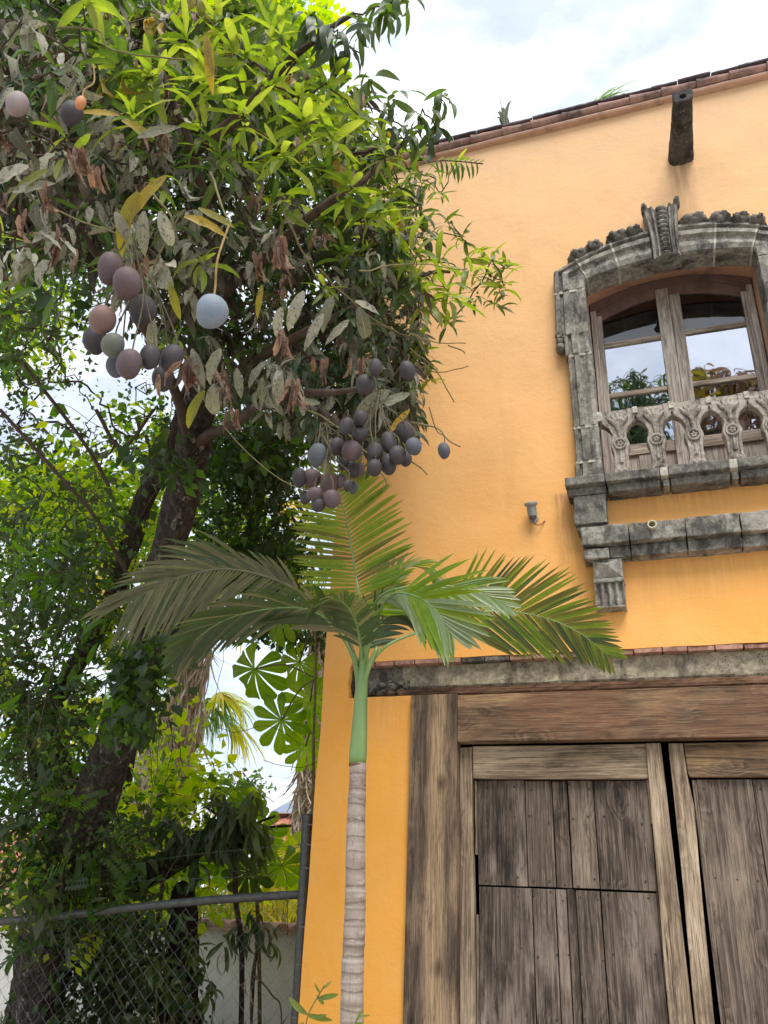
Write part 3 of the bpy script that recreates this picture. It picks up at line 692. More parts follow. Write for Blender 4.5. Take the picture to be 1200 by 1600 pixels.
# profile: (s: 0 outer edge .. 1 inner edge, front Y)
PROF = [(0, WY + .02), (0, WY - .075), (.05, WY - .105), (.16, WY - .115), (.20, WY - .088), (.27, WY - .088), (.31, WY - .118), (.47, WY - .128), (.52, WY - .10), (.60, WY - .095), (.82, WY - .118), (.97, WY - .105), (1.0, WY - .08), (1.0, WY + .10)]
def jamb(z0, z1, xo0, xo1, xi, mir, name='stone_block'):
    n = max(2, int((z1 - z0) / .03)); v = []; k = len(PROF)
    for i in range(n + 1):
        t = i / n; z = z0 + (z1 - z0) * t; xo = xo0 + (xo1 - xo0) * t
        for s_, y in PROF:
            x = xo + (xi - xo) * s_
            v.append((x if not mir else 2 * CX - x, y, z))
    f = [(i * k + a, i * k + a + 1, (i + 1) * k + a + 1, (i + 1) * k + a) for i in range(n) for a in range(k - 1)] + [(i * k + k - 1, i * k, (i + 1) * k, (i + 1) * k + k - 1) for i in range(n)]
    f += [tuple(range(k - 1, -1, -1)), tuple(n * k + a for a in range(k))]
    if mir: f = [q[::-1] for q in f]
    g = G(); g.add(v, f); g.build(name, MAT_BASALT, surround, rough=.0035, fr=16)
def mortar(z, xo, xi, mir):
    g = G(); a, b = (xo + .004, xi - .004) if not mir else (2 * CX - xi + .004, 2 * CX - xo - .004); g.box(a, b, WY - .107, WY + .09, z - .010, z + .010)
    g.build('mortar_joint', MAT_MORTAR, surround, cuts=.03, rough=.005, fr=30)
for mir in (False, True):
    zs = [(4.435, 4.585, -.445, -.440, -.236), (4.605, 4.885, -.428, -.430, -.238), (4.905, 5.555, -.430, -.436, -.243)]
    for a in zs: jamb(a[0], a[1], a[2], a[3], a[4], mir)
    for z in (4.595, 4.895, 5.565): mortar(z, -.430, -.242, mir)
    jamb(5.575, 5.77, -.452, -.458, -.245, mir); jamb(5.770, 6.205, -.515, -.508, -.252, mir); mortar(6.215, -.505, -.255, mir)
    secs = [((-.508, 6.225), (-.252, 6.225)), ((-.507, 6.30), (-.252, 6.25)), ((-.505, 6.38), (-.252, 6.275)), ((-.503, 6.459), (-.252, 6.297)), ((-.41, 6.505), (-.245, 6.299)), ((-.322, 6.543), (-.238, 6.301))]
    v = []; k = len(PROF)
    for (xo, zo_), (xi, zi_) in secs:
        for s_, y in PROF: x = xo + (xi - xo) * s_; v.append((x if not mir else 2 * CX - x, y - .004, zo_ + (zi_ - zo_) * s_))
    n = len(secs) - 1; f = [(i * k + a_, i * k + a_ + 1, (i + 1) * k + a_ + 1, (i + 1) * k + a_) for i in range(n) for a_ in range(k - 1)] + [(i * k + k - 1, i * k, (i + 1) * k, (i + 1) * k + k - 1) for i in range(n)] + [tuple(range(k - 1, -1, -1)), tuple(n * k + a_ for a_ in range(k))]
    if mir: f = [q[::-1] for q in f]
    g = G(); g.add(v, f); g.build('corner_stone', MAT_BASALT, surround, rough=.003, fr=16, cuts=.06)
    # shoulder scroll
    sx = -.487 if not mir else 2 * CX + .487
    g = G(); g.blob((sx, WY - .06, 5.745), (.034, .05, .040), amp=.1, seed=1); g.blob((sx + .004, WY - .06, 5.68), (.040, .06, .042), amp=.1, seed=2); g.lathe((sx, WY - .02, 5.81), (0, -1, 0), [(0, .036), (.07, .036), (.08, .028), (.082, .012), (.095, .01)], 14)
    g.build('scroll', MAT_BASALT_DK, surround, smooth=True)
# arch: radial voussoirs between outer and inner curves
def zo(x): u = (x - CX) / .90; return 6.712 - .253 * u * u
def zi(x): u = (x - CX) / .652; return 6.392 - .092 * u * u
def vous(x0, x1, name='voussoir'):
    n = max(3, int((x1 - x0) / .03)); v = []; k = len(PROF)
    for i in range(n + 1):
        t = i / n; xa = x0 + (x1 - x0) * t; u = (xa - CX) / .9
        po = np.array([CX + u * .90, zo(CX + u * .90)]); pi = np.array([CX + u * .795, zi(CX + u * .795)])
        for s_, y in PROF:
            s2 = s_; q = po + (pi - po) * s2; v.append((q[0], y - .01, q[1]))
    f = [(i * k + a, i * k + a + 1, (i + 1) * k + a + 1, (i + 1) * k + a) for i in range(n) for a in range(k - 1)] + [(i * k + k - 1, i * k, (i + 1) * k, (i + 1) * k + k - 1) for i in range(n)]
    f += [tuple(range(k - 1, -1, -1)), tuple(n * k + a for a in range(k))]
    f = [q[::-1] for q in f]
    g = G(); g.add(v, f); return g
for a, b in ((-.302, -.03), (-.013, .285), (.515, .80), (.818, 1.102)):
    vous(a, b).build('voussoir', MAT_BASALT, surround, rough=.004, fr=14)
for a in (-.311, -.0215, .809, 1.111): vous(a - .0085, a + .0085).build('mortar_joint', MAT_MORTAR, surround, rough=.004, fr=30)
# carved leaf lumps along the arch
for i, (x, w_, h) in enumerate([(-.285, .085, .052), (-.155, .075, .062), (.045, .10, .06), (.175, .075, .055), (.64, .115, .062), (.84, .085, .066), (.985, .082, .062), (1.10, .07, .05)]):
    z = zo(x) + h * .55; sl = -.56 * (x - CX)
    g = G(); g.blob((x, WY - .065, z - .008), (w_ * 1.08, .085, h * 1.05), amp=.10, fr=2.0, u=26, vv=16, seed=i, ridge=.05)
    g.blob((x - w_ * .35, WY - .125, z - h * .1), (w_ * .42, .045, h * .62), amp=.22, fr=3, u=14, vv=8, seed=i + 20, ridge=.12)
    g.blob((x + w_ * .35, WY - .120, z + h * .05), (w_ * .40, .045, h * .58), amp=.22, fr=3, u=14, vv=8, seed=i + 40, ridge=.12)
    g.build('carved_leaf', MAT_BASALT_DK, surround, smooth=True)
# keystone
def keystone():
    g = G(); z0, z1 = 6.345, 6.875; n = 16; cxk = .405
    prof = [(-1, WY), (-1, WY - .15), (-.93, WY - .20), (-.80, WY - .205), (-.70, WY - .175), (-.62, WY - .175), (-.54, WY - .20), (-.44, WY - .20), (-.38, WY - .16), (.38, WY - .16), (.44, WY - .20), (.54, WY - .20), (.62, WY - .175), (.70, WY - .175), (.80, WY - .205), (.93, WY - .20), (1, WY - .15), (1, WY)]
    v = []; k = len(prof)
    for i in range(n + 1):
        t = i / n; hw = .108 + .034 * t ** 1.5 - .01 * math.sin(math.pi * t); fw = .045 * t ** 2 + .02 * (1 - t) * math.sin(3 * t)
        for s_, y in prof: v.append((cxk + s_ * hw, y + (.045 if y < WY - .1 else 0) - (fw * .7 if y < WY else 0), z0 + (z1 - z0) * t + (.05 * abs(s_) ** 3 if i == n else 0) - .02 * (i == 0) * (1 - abs(s_))))
    f = [(i * k + a, i * k + a + 1, (i + 1) * k + a + 1, (i + 1) * k + a) for i in range(n) for a in range(k - 1)] + [(i * k + k - 1, i * k, (i + 1) * k, (i + 1) * k + k - 1) for i in range(n)] + [tuple(range(k - 1, -1, -1)), tuple(n * k + a for a in range(k))]
    g.add(v, f); ko = g.build('keystone', MAT_BASALT, surround, rough=.004, fr=16, cuts=.05)
    for j in range(11):
        t = 1 - (j + .4) / 11.5; z = z0 + (z1 - z0) * t; r = .040 - .012 * (1 - t); y = WY - .128 - .032 * t ** 2 - .014 * (1 - t) * math.sin(3 * t)
        g = G(); v = []; 
        for q in range(9):
            a = math.pi + math.pi * q / 8
            v.append((cxk + r * math.cos(a), y - .016, z + r * .85 * math.sin(a) + .008)); v.append((cxk + r * .55 * math.cos(a), y - .034, z + r * .42 * math.sin(a) + .006))
        f = [(2 * q, 2 * q + 2, 2 * q + 3, 2 * q + 1) for q in range(8)]
        b = len(v); v += [(x_, y + .012, z_) for x_, _, z_ in v[::2]]; f += [(b + q, b + q + 1, 2 * q + 2, 2 * q) for q in range(8)]; f += [tuple(2 * q + 1 for q in range(9))[::-1]]
        g.add(v, f); g.build('carved_scale', MAT_BASALT, surround)
    for sg in (-1, 1):
        g = G(); g.blob((cxk + sg * .128, WY - .15, 6.885), (.026, .07, .05), amp=.18, seed=sg + 5, ridge=.06); g.build('keystone_horn', MAT_BASALT_DK, surround)
    g = G(); g.blob((cxk, WY - .10, 6.34), (.12, .11, .035), amp=.16, seed=3); g.build('keystone_boss', MAT_BASALT_DK, surround)
keystone()
# plaster reveal behind the stone, then the timber window set back
def reveal():
    g = G(); y0, y1 = WY + .10, WY + .40; n = 24
    for sg in (-1, 1):
        x = CX + sg * .655; g.box(min(x, x + sg * .09), max(x, x + sg * .09), y0, y1, 4.40, 6.6)
    xs = np.linspace(CX - .655, CX + .655, n); v = []
    for x in xs:
        u = (x - CX) / .655; v += [(x, y0, 6.40 - .09 * u * u), (x, y1, 6.56 - .20 * u * u), (x, y1, 6.75), (x, y0, 6.75)]
    f = [(i * 4, i * 4 + 1, (i + 1) * 4 + 1, (i + 1) * 4) for i in range(n - 1)] + [(i * 4 + 3, i * 4, (i + 1) * 4, (i + 1) * 4 + 3) for i in range(n - 1)] + [(i * 4 + 1, i * 4 + 2, (i + 1) * 4 + 2, (i + 1) * 4 + 1) for i in range(n - 1)]
    g.add(v, f); g.box(-.30, 1.10, WY + .13, y1, 4.36, 4.44)
    g.build('window_reveal', MAT_REVEAL, house)
    g = G(); g.blob((-.03, WY + .22, 6.43), (.016, .016, .016), amp=.05); g.build('ceiling_hook', MAT_NAIL, house)
reveal()
win = thing('window', None, None); win.parent = house; win.location = (CX - .5, .3, 5.4)
GY = WY + .30
def zw(x, top=6.545, drop=.20): u = (x - CX) / .645; return top - drop * u * u
def arcband(x0, x1, off0, off1, ya, yb, name, mat, n=24):
    xs = np.linspace(x0, x1, n); v = []
    for x in xs: v += [(x, ya, zw(x) - off0), (x, yb, zw(x) - off0), (x, yb, zw(x) - off1), (x, ya, zw(x) - off1)]
    f = [(i * 4 + a, (i + 1) * 4 + a, (i + 1) * 4 + (a + 1) % 4, i * 4 + (a + 1) % 4) for i in range(n - 1) for a in range(4)] + [(3, 2, 1, 0), tuple((n - 1) * 4 + a for a in range(4))]
    g = G(); g.add(v, f); return g.build(name, mat, win, rough=.001, fr=20)
arcband(CX - .645, CX + .645, -.01, .075, GY - .03, GY + .05, 'arch_frame', MAT_ARCHWOOD); arcband(CX - .645, CX + .645, .07, .105, GY - .015, GY + .05, 'arch_frame', MAT_ARCHWOOD); arcband(CX - .60, CX + .60, .10, .215, GY + .0, GY + .045, 'arch_rail', MAT_ARCHWOOD)
def bar(name, x0, x1, z0, z1, y0=GY - .005, y1=GY + .045, mat=MAT_SASH, par=win, bv=.004):
    g = G(); g.box(x0, x1, y0, y1, z0, z1); return g.build(name, mat, par, bevel=bv, label=None)
bar('frame_side', CX - .645, CX - .600, 4.44, 6.28, GY - .02, GY + .055); bar('frame_side', CX + .600, CX + .645, 4.44, 6.28, GY - .02, GY + .055)
bar('stile', CX - .600, CX - .555, 4.46, 6.23); bar('stile', CX + .555, CX + .600, 4.46, 6.23)
bar('stile', CX - .100, CX + .001, 4.46, 6.40, GY - .012); bar('stile', CX + .005, CX + .090, 4.46, 6.40, GY + .002)
for x0, x1 in ((CX - .555, CX - .10), (CX + .09, CX + .555)):
    for z in (5.915, 5.405): bar('glazing_bar', x0, x1, z - .018, z + .018, GY + .002, GY + .035, MAT_SASH_X); bar('glazing_bead', x0, x1, z + .0185, z + .028, GY + .008, GY + .03, MAT_SASH_X, bv=.001)
    bar('bottom_rail', x0, x1, 4.83, 4.925, GY + .0, GY + .04, MAT_SASH_X); bar('lower_panel', x0, x1, 4.62, 4.829, GY + .022, GY + .04); bar('bottom_rail', x0, x1, 4.46, 4.619, GY + .0, GY + .04, MAT_SASH_X)
    bar('panel_post', (x0 + x1) / 2 - .05, (x0 + x1) / 2 + .05, 4.62, 4.829, GY + .008, GY + .0215)
bar('sill_board', CX - .645, CX + .645, 4.40, 4.459, GY - .06, GY + .06, MAT_SASH_X)
def pane(x0, x1, z0, z1, rot, arch=False):
    g = G(); y = GY + .020
    if arch:
        n = 10; xs = np.linspace(x0, x1, n); v = []
        for x in xs: v += [(x, y, z0), (x, y, zw(x) - .18), (x, y + .005, z0), (x, y + .005, zw(x) - .18)]
        f = [(i * 4, i * 4 + 4, i * 4 + 5, i * 4 + 1) for i in range(n - 1)]
        g.add(v, f)
    else: g.add([(x0, y, z0), (x1, y, z0), (x1, y, z1), (x0, y, z1)], [(0, 1, 2, 3)])
    o = g.build('pane', MAT_GLASS2 if arch else MAT_GLASS, win); o.rotation_euler = rot
for a, (x0, x1) in enumerate(((CX - .56, CX - .095), (CX + .085, CX + .56))):
    pane(x0, x1, 4.92, 5.39, (0, 0, [.0, .006][a])); pane(x0, x1, 5.42, 5.90, (0, 0, [.0, .006][a])); pane(x0, x1, 5.93, 6.2, (0, 0, 0), True)
# balustrade ------------------------------------------------------
bal = thing('balustrade', None, None); bal.parent = house; bal.location = (CX - .5, -.04, 4.75)
def baluster(c):
    hw = [(4.436, .064), (4.47, .066), (4.50, .060), (4.53, .052), (4.60, .050), (4.66, .056), (4.70, .068), (4.735, .068), (4.77, .055), (4.80, .051), (4.84, .058), (4.87, .076), (4.893, .098), (4.908, .1265), (5.005, .1265), (5.012, .120)]
    hw2 = []
    for i in range(len(hw) - 1): hw2 += [hw[i], ((hw[i][0] + hw[i + 1][0]) / 2, (hw[i][1] + hw[i + 1][1]) / 2)]
    hw2.append(hw[-1])
    n = len(hw2); v = []; y0, y1 = WY - .095, WY - .015
    sec = [(-1, 1), (-1, .25), (-.88, 0), (-.60, 0), (-.52, .12), (.52, .12), (.60, 0), (.88, 0), (1, .25), (1, 1)]
    for z, h in hw2:
        for s_, t in sec: v.append((c + s_ * h, y0 + (y1 - y0) * t, z))
    k = len(sec); f = [(i * k + a, i * k + (a + 1) % k, (i + 1) * k + (a + 1) % k, (i + 1) * k + a) for i in range(n - 1) for a in range(k)] + [tuple(range(k - 1, -1, -1)), tuple((n - 1) * k + a for a in range(k))]
    g = G(); g.add(v, f); b = g.build('baluster', MAT_CARVED, bal, rough=.0025, fr=22, cuts=.035)
    yf = y0 + .004
    g = G()                                             # medallion with a small rosette
    for i in range(20):
        a = 2 * math.pi * i / 20; g.blob((c + .040 * math.cos(a), yf - .004, 4.718 + .040 * math.sin(a)), (.011, .012, .011), u=6, vv=4, amp=.05, seed=i)
    for i in range(5):
        a = 2 * math.pi * i / 5 + c; g.blob((c + .015 * math.cos(a), yf, 4.718 + .015 * math.sin(a)), (.012, .016, .012), u=7, vv=5, seed=i)
    for i in range(5):                                  # leaf fan of the capital
        a = math.radians(-52 + 26 * i); g.tube([(c, yf + .006, 4.855), (c + math.sin(a) * .05, yf - .008, 4.885 + math.cos(a) * .04), (c + math.sin(a) * .092, yf - .002, 4.90 + math.cos(a) * .085)], [.010, .017, .008], 6)
    g.tube([(c, yf + .010, 4.765), (c, yf - .002, 4.81), (c, yf - .002, 4.86)], [.006, .014, .018], 7); g.blob((c, yf - .002, 4.865), (.020, .015, .012), seed=3)
    g.tube([(c, yf + .006, 4.56), (c, yf + .002, 4.62), (c, yf + .006, 4.665)], [.017, .012, .007], 7)
    for sg in (-1, 1): g.lathe((c + sg * .024, yf + .012, 4.497), (0, -1, 0), [(0, .021), (.012, .021), (.016, .014), (.017, .008), (.022, .006)], 10)
    for sg in (-1, 1): g.tube([(c + sg * .045, yf + .004, 4.54), (c + sg * .041, yf, 4.62), (c + sg * .046, yf + .004, 4.67)], [.007, .008, .006], 6); g.tube([(c + sg * .044, yf + .004, 4.765), (c + sg * .040, yf, 4.80), (c + sg * .062, yf + .002, 4.86), (c + sg * .105, yf + .003, 4.905), (c + sg * .124, yf + .004, 4.955)], [.006, .008, .008, .009, .007], 6)
    d = g.build('carving', MAT_CARVED, b, rough=.001, fr=60)
for c in (-.101, .156, .413, .670, .927): baluster(c)
for x in (-.23, .0275, .2845, .5415, .7985, 1.048):
    g = G(); g.box(x - .018, x + .018, WY - .104, WY - .02, 4.962 if x > -.2 else 4.93, 5.018); g.build('mortar_joint', MAT_MORTAR, bal, bevel=.004, cuts=.02, rough=.006, fr=30)
# sill, corbels, ledge, brackets ---------------------------------
def blk(name, x0, x1, y0, z0, z1, mat, y1=WY + .05, rough=.006, cuts=.035, bevel=.008, par=house, fr=12):
    g = G(); g.box(x0, x1, y0, y1, z0, z1); return g.build(name, mat, par, bevel=bevel, cuts=cuts, rough=rough, fr=fr)
xs = [-.51, -.225, .148, .205, .60, .655, 1.05, 1.315]
for i in range(len(xs) - 1):
    mt = MAT_MORTAR if i in (2, 4) else MAT_BASALT_DK
    blk('sill_stone', xs[i] + .002, xs[i + 1] - .002, WY - .20 + (.006 if i in (2, 4) else random.uniform(-.004, .004)), 4.362, 4.432, mt)
    blk('sill_stone', xs[i] + .012, xs[i + 1] - .002, WY - .15 + (.004 if i in (2, 4) else 0), 4.303, 4.36, MAT_BASALT if i in (2, 4) else MAT_BASALT_DK)
for mir in (False, True):
    X = lambda a, b: (a, b) if not mir else (2 * CX - b, 2 * CX - a)
    blk('corbel_stone', *X(-.462, -.237), WY - .14, 4.075, 4.30, MAT_BASALT_DK); blk('corbel_stone', *X(-.450, -.234), WY - .115, 4.036, 4.073, MAT_BASALT_DK)
    blk('ledge_return', *X(-.415, -.245), WY - .155, 3.80, 3.872, MAT_BASALT)
    br = G(); a, b = X(-.362, -.166); c = (a + b) / 2
    br.add([(a, WY - .10, 3.665), (b, WY - .10, 3.665), (b, WY + .02, 3.665), (a, WY + .02, 3.665), (a, WY - .11, 3.80), (b, WY - .11, 3.80), (b, WY + .02, 3.80), (a, WY + .02, 3.80), (c, WY - .155, 3.745)],
           [(0, 1, 8), (1, 5, 8), (5, 4, 8), (4, 0, 8), (1, 2, 6, 5), (3, 0, 4, 7), (4, 5, 6, 7), (0, 3, 2, 1)]); br.build('bracket_cap', MAT_BASALT, house, cuts=.03, rough=.003)
    blk('bracket_collar', a - .004, b + .004, WY - .115, 3.635, 3.662, MAT_BASALT)
    g = G(); n = 49; v = []
    for i in range(n):
        t = i / (n - 1); fl = math.cos(t * 2 * math.pi * 4); y = WY - .085 - .014 * fl
        v += [(a + (b - a) * t, y, 3.47), (a + (b - a) * t, y, 3.633), (a + (b - a) * t, WY + .02, 3.633), (a + (b - a) * t, WY + .02, 3.47)]
    f = [(i * 4, (i + 1) * 4, (i + 1) * 4 + 1, i * 4 + 1) for i in range(n - 1)] + [(i * 4 + 1, (i + 1) * 4 + 1, (i + 1) * 4 + 2, i * 4 + 2) for i in range(n - 1)] + [(i * 4 + 3, (i + 1) * 4 + 3, (i + 1) * 4, i * 4) for i in range(n - 1)] + [(0, 1, 2, 3), tuple((n - 1) * 4 + q for q in (3, 2, 1, 0))]
    g.add(v, f); g.build('fluted_bracket', MAT_BASALT, house, rough=.003, fr=18, cuts=.05)
    blk('bracket_foot', a, b, WY - .10, 3.455, 3.469, MAT_BASALT, cuts=.03, rough=.003, bevel=.003)
xs = [-.425, -.10, .268, .612, .96, 1.225]
for i in range(len(xs) - 1):
    dy = random.uniform(-.010, .006)
    blk('ledge_stone', xs[i] + .003, xs[i + 1] - .003, WY - .175 + dy, 3.895 + (.0 if i < 2 else random.uniform(-.01, .01)), 4.033 + random.uniform(-.004, .004), MAT_BASALT)
    if i not in (0, 4): blk('ledge_stone', xs[i] + .003, xs[i + 1] - .003, WY - .11 + dy, 3.812, 3.893, MAT_BASALT)
    else: blk('ledge_stone', (xs[i] + .18 if i == 0 else xs[i]) + .003, (xs[i + 1] if i == 0 else xs[i + 1] - .18) - .003, WY - .11, 3.812, 3.893, MAT_BASALT)
g = G(); g.lathe((.058, WY + .0, 3.992), (0, -1, 0), [(0, .030), (.215, .030), (.215, .023), (.06, .023)], 20); g.build('drain_pipe', [MAT_PIPE], house)
g = G(); g.lathe((.058, WY - .17, 3.992), (0, -1, 0), [(0, .022), (.001, .022)], 16); g.build('pipe_bore', MAT_NAIL, house)
# gate surround: brick course, concrete lintel, timber ------------
x = -2.16; i = 0
while x < 2.42:
    L_ = random.uniform(.15, .185); g = G(); g.box(x, min(2.43, x + L_ - .008), WY + .012 - random.uniform(.0, .022), WY + .2, 3.158, 3.189 + random.uniform(-.004, .002))
    g.build('brick', MAT_BRICK if not (5 <= i <= 6) else MAT_CRACKED, house, bevel=.003, cuts=.05, rough=.004, fr=25); x += L_; i += 1
def ragged(name, x0, x1, z0, z1, y0, mat, amp, parent=house, step=.035, fr=7, depth=.2):
    """long lintel whose lower and upper edges crumble, face uneven"""
    nx = int((x1 - x0) / step); nz = max(3, int((z1 - z0) / .022)); v = []
    for i in range(nx + 1):
        x_ = x0 + (x1 - x0) * i / nx
        lo = z0 + mnoise.noise(Vector((x_ * fr, 1, 2))) * amp; hi = z1 + mnoise.noise(Vector((x_ * fr, 8, 2))) * amp * .4
        for j in range(nz + 1):
            t = j / nz; z_ = lo + (hi - lo) * t; q = Vector((x_ * 6, 4, z_ * 9)); d = mnoise.noise(q) * .012 + abs(mnoise.noise(q * 3)) * .012
            v.append((x_, y0 + d + (.02 if t < .12 else 0), z_))
    k = nz + 1; f = [(i * k + j, (i + 1) * k + j, (i + 1) * k + j + 1, i * k + j + 1) for i in range(nx) for j in range(nz)]
    b = len(v); v += [(a[0], y0 + depth, a[2]) for a in v]; 
    f += [(i * k, b + i * k, b + (i + 1) * k, (i + 1) * k) for i in range(nx)] + [(i * k + nz, (i + 1) * k + nz, b + (i + 1) * k + nz, b + i * k + nz) for i in range(nx)]
    f += [(j, j + 1, b + j + 1, b + j) for j in range(nz)]
    g = G(); g.add(v, f); return g.build(name, mat, parent)
ragged('concrete_lintel', -1.78, 2.45, 2.985, 3.157, WY + .062, MAT_CONCRETE, .010)
ragged('crumbling_lintel_end', -2.19, -1.70, 2.935, 3.157, WY + .065, MAT_CRACKED, .014)
for i in range(26):
    x_ = random.uniform(-2.13, -1.72); z_ = random.uniform(2.96, 3.05); g = G(); g.blob((x_, WY + .045, z_), (random.uniform(.01, .035), .02, random.uniform(.008, .022)), amp=.3, seed=i, u=8, vv=5); g.build('rubble_chip', random.choice([MAT_CRACKED, MAT_BASALT_DK, MAT_CRACKED]), house)
ragged('split_timber', -1.80, 2.45, 2.918, 2.984, WY + .030, MAT_BEAM_RED, .010, fr=5)
gate = thing('gate_frame', None, None); gate.parent = house; gate.location = (0, .0, 1.4)
def tim(name, x0, x1, z0, z1, y0, y1, mat, par, poly=None, bevel=.005, amp=.002, label=None):
    g = G(); g.prism(poly, y0, y1) if poly else g.box(x0, x1, y0, y1, z0, z1); return g.build(name, mat, par, bevel=bevel, cuts=.16, rough=amp, fr=6, label=label)
tim('post', -1.684, -1.352, -.02, 2.925, WY - .03, WY + .10, MAT_POST, gate)
tim('header_beam', -1.349, 2.15, 2.597, 2.915, WY - .025, WY + .09, MAT_BEAM, gate)
tim('post', 2.153, 2.44, -.02, 2.925, WY - .03, WY + .10, MAT_POST, gate)
DY = WY + .06
def leaf(x0, w_, mir, sX, tilt=0):
    nm = thing('gate_leaf', None, None); nm.parent = house; nm.location = (x0 + w_ / 2 - .5, .06, 1.3)
    return nm
lf = leaf(-1.365, 1.33, False, 0)
tim('stile', 0, 0, 0, 0, DY, DY + .07, MAT_STILE, lf, [(-1.352, .03), (-1.258, .03), (-1.262, 1.6), (-1.270, 2.10), (-1.266, 2.578), (-1.350, 2.575)])
tim('stile', 0, 0, 0, 0, DY - .012, DY + .07, MAT_STILE, lf, [(-.166, .03), (-.004, .03), (-.022, 1.06), (-.030, 1.8), (-.036, 2.30), (-.040, 2.582), (-.128, 2.583), (-.133, 2.36), (-.150, 1.05)])
tim('top_rail', 0, 0, 0, 0, DY + .006, DY + .07, MAT_RAIL, lf, [(-1.262, 2.372), (-.70, 2.366), (-.134, 2.368), (-.129, 2.582), (-.6, 2.580), (-1.263, 2.583)])
up = [(-1.240, -.926), (-.920, -.751), (-.745, -.652), (-.642, -.485), (-.479, -.150)]
lo = [(-1.236, -.903), (-.897, -.759), (-.753, -.691), (-.685, -.636), (-.629, -.485), (-.478, -.156)]
PY = WY + .105
for i, (a, b) in enumerate(up): tim('plank', a, b, 1.722 + random.uniform(0, .004), 2.362 + random.uniform(-.004, .003), PY + (.022 if i == 2 else random.uniform(0, .006)), PY + .045, random.choice([MAT_PLANK, MAT_PLANK2]), lf, bevel=.003, amp=.001)
for i, (a, b) in enumerate(lo): tim('plank', a, b, .06, 1.714 + random.uniform(-.003, .003), PY + ([.0, .004, .012, .024, .0, .003][i]), PY + .045, MAT_PLANK, lf, bevel=.003, amp=.001)
tim('moulding_strip', -1.256, -1.243, 1.9, 2.36, PY - .02, PY + .02, MAT_STILE, lf, bevel=.002); tim('moulding_strip', -1.256, -1.240, .03, 1.55, PY - .012, PY + .02, MAT_PLANK2, lf, bevel=.002)
tim('moulding_strip', -.148, -.136, 2.10, 2.36, PY - .02, PY + .02, MAT_STILE, lf, bevel=.002); tim('moulding_strip', -.154, -.146, 1.2, 2.09, PY - .008, PY + .02, MAT_PLANK2, lf, bevel=.002)
g = G()
for z in (2.33, 2.12, 1.76, 1.68, 1.36, 1.0):
    for a, b in up:
        for q in ([.16, .84] if b - a > .12 else [.5]): g.lathe((a + (b - a) * q + random.uniform(-.02, .02), PY + .003, z + random.uniform(-.03, .03)), (0, -1, 0), [(0, .0065), (.004, .006)], 6)
g.build('nail_heads', MAT_NAIL, lf, kind='stuff')
rf = leaf(0.0, 1.4, True, 0)
tim('stile', 0, 0, 0, 0, DY - .004, DY + .07, MAT_STILE, rf, [(-.020, .03), (.100, .03), (.090, 1.06), (.098, 1.6), (.112, 2.05), (.118, 2.20), (.100, 2.38), (.094, 2.580), (.007, 2.581), (.004, 1.9), (-.012, 1.05)])
tim('top_rail', 0, 0, 0, 0, DY + .006, DY + .07, MAT_BEAM, rf, [(.112, 2.376), (1.30, 2.376), (1.30, 2.590), (.099, 2.582), (.104, 2.40)])
tim('stile', 1.303, 1.40, .03, 2.59, DY, DY + .07, MAT_STILE, rf)
for i, (a, b) in enumerate([(.150, .468), (.472, .80), (.804, 1.10), (1.104, 1.29)]): tim('plank', a, b, .06, 2.366, PY + [0, .006, .002, 0][i], PY + .045, MAT_PLANK2, rf, bevel=.003, amp=.001)
tim('moulding_strip', .122, .136, .05, 2.36, PY - .022, PY + .02, MAT_PLANK, rf, bevel=.002); tim('moulding_strip', .1365, .149, .05, 2.36, PY - .006, PY + .02, MAT_PLANK2, rf, bevel=.002)
g = G()
for z in (2.33, 1.80, 1.0):
    for a, b in [(.15, .468), (.472, .80)]:
        for q in (.12, .5, .85): g.lathe((a + (b - a) * q, PY + .003, z + random.uniform(-.02, .02)), (0, -1, 0), [(0, .0065), (.004, .006)], 6)
g.build('nail_heads', MAT_NAIL, rf, kind='stuff')
tim('post', 1.42, 2.15, .0, 2.595, WY + .02, WY + .10, MAT_POST, gate)
# spotlight on the wall --------------------------------------------
b = at(832, 800, WY - .06)
lamp = thing('wall_spotlight', 'small grey metal spotlight fixed to the orange wall left of the stone corbel', 'wall light', (b[0], WY, b[2]))
ax = np.array([-.05, -.35, 1.0])
g = G(); g.lathe(b - np.array([0, 0, .035]), ax, [(0, .030), (.004, .034), (.075, .036), (.078, .042), (.088, .050), (.100, .050), (.104, .044), (.104, .034), (.08, .03)], 20); g.build('lamp_body', MAT_PVC, lamp, smooth=False)
g = G(); g.lathe(b - np.array([0, 0, .035]), -ax, [(-.004, .028), (.018, .026), (.024, .018), (.026, .0)], 16); g.build('lamp_cap', MAT_GALV, lamp)
g = G(); c0 = b + np.array([0, .01, -.062]); g.tube(smooth_path([c0, c0 + [.01, .0, -.03], c0 + [.045, .02, -.035], c0 + [.075, .045, .0], (b[0] + .085, WY + .01, b[2] - .045)], 5), .0045, 6); g.build('wire', MAT_RUST, lamp)
g = G(); g.lathe((b[0], WY + .004, b[2] - .03), (0, -1, 0), [(0, .034), (.008, .034), (.012, .028)], 16); g.build('mounting_plate', MAT_PVC, lamp)
g = G(); g.tube([b + np.array([0, .0, -.02]), (b[0], WY + .02, b[2] - .03)], .010, 8); g.build('bracket_arm', MAT_GALV, lamp)

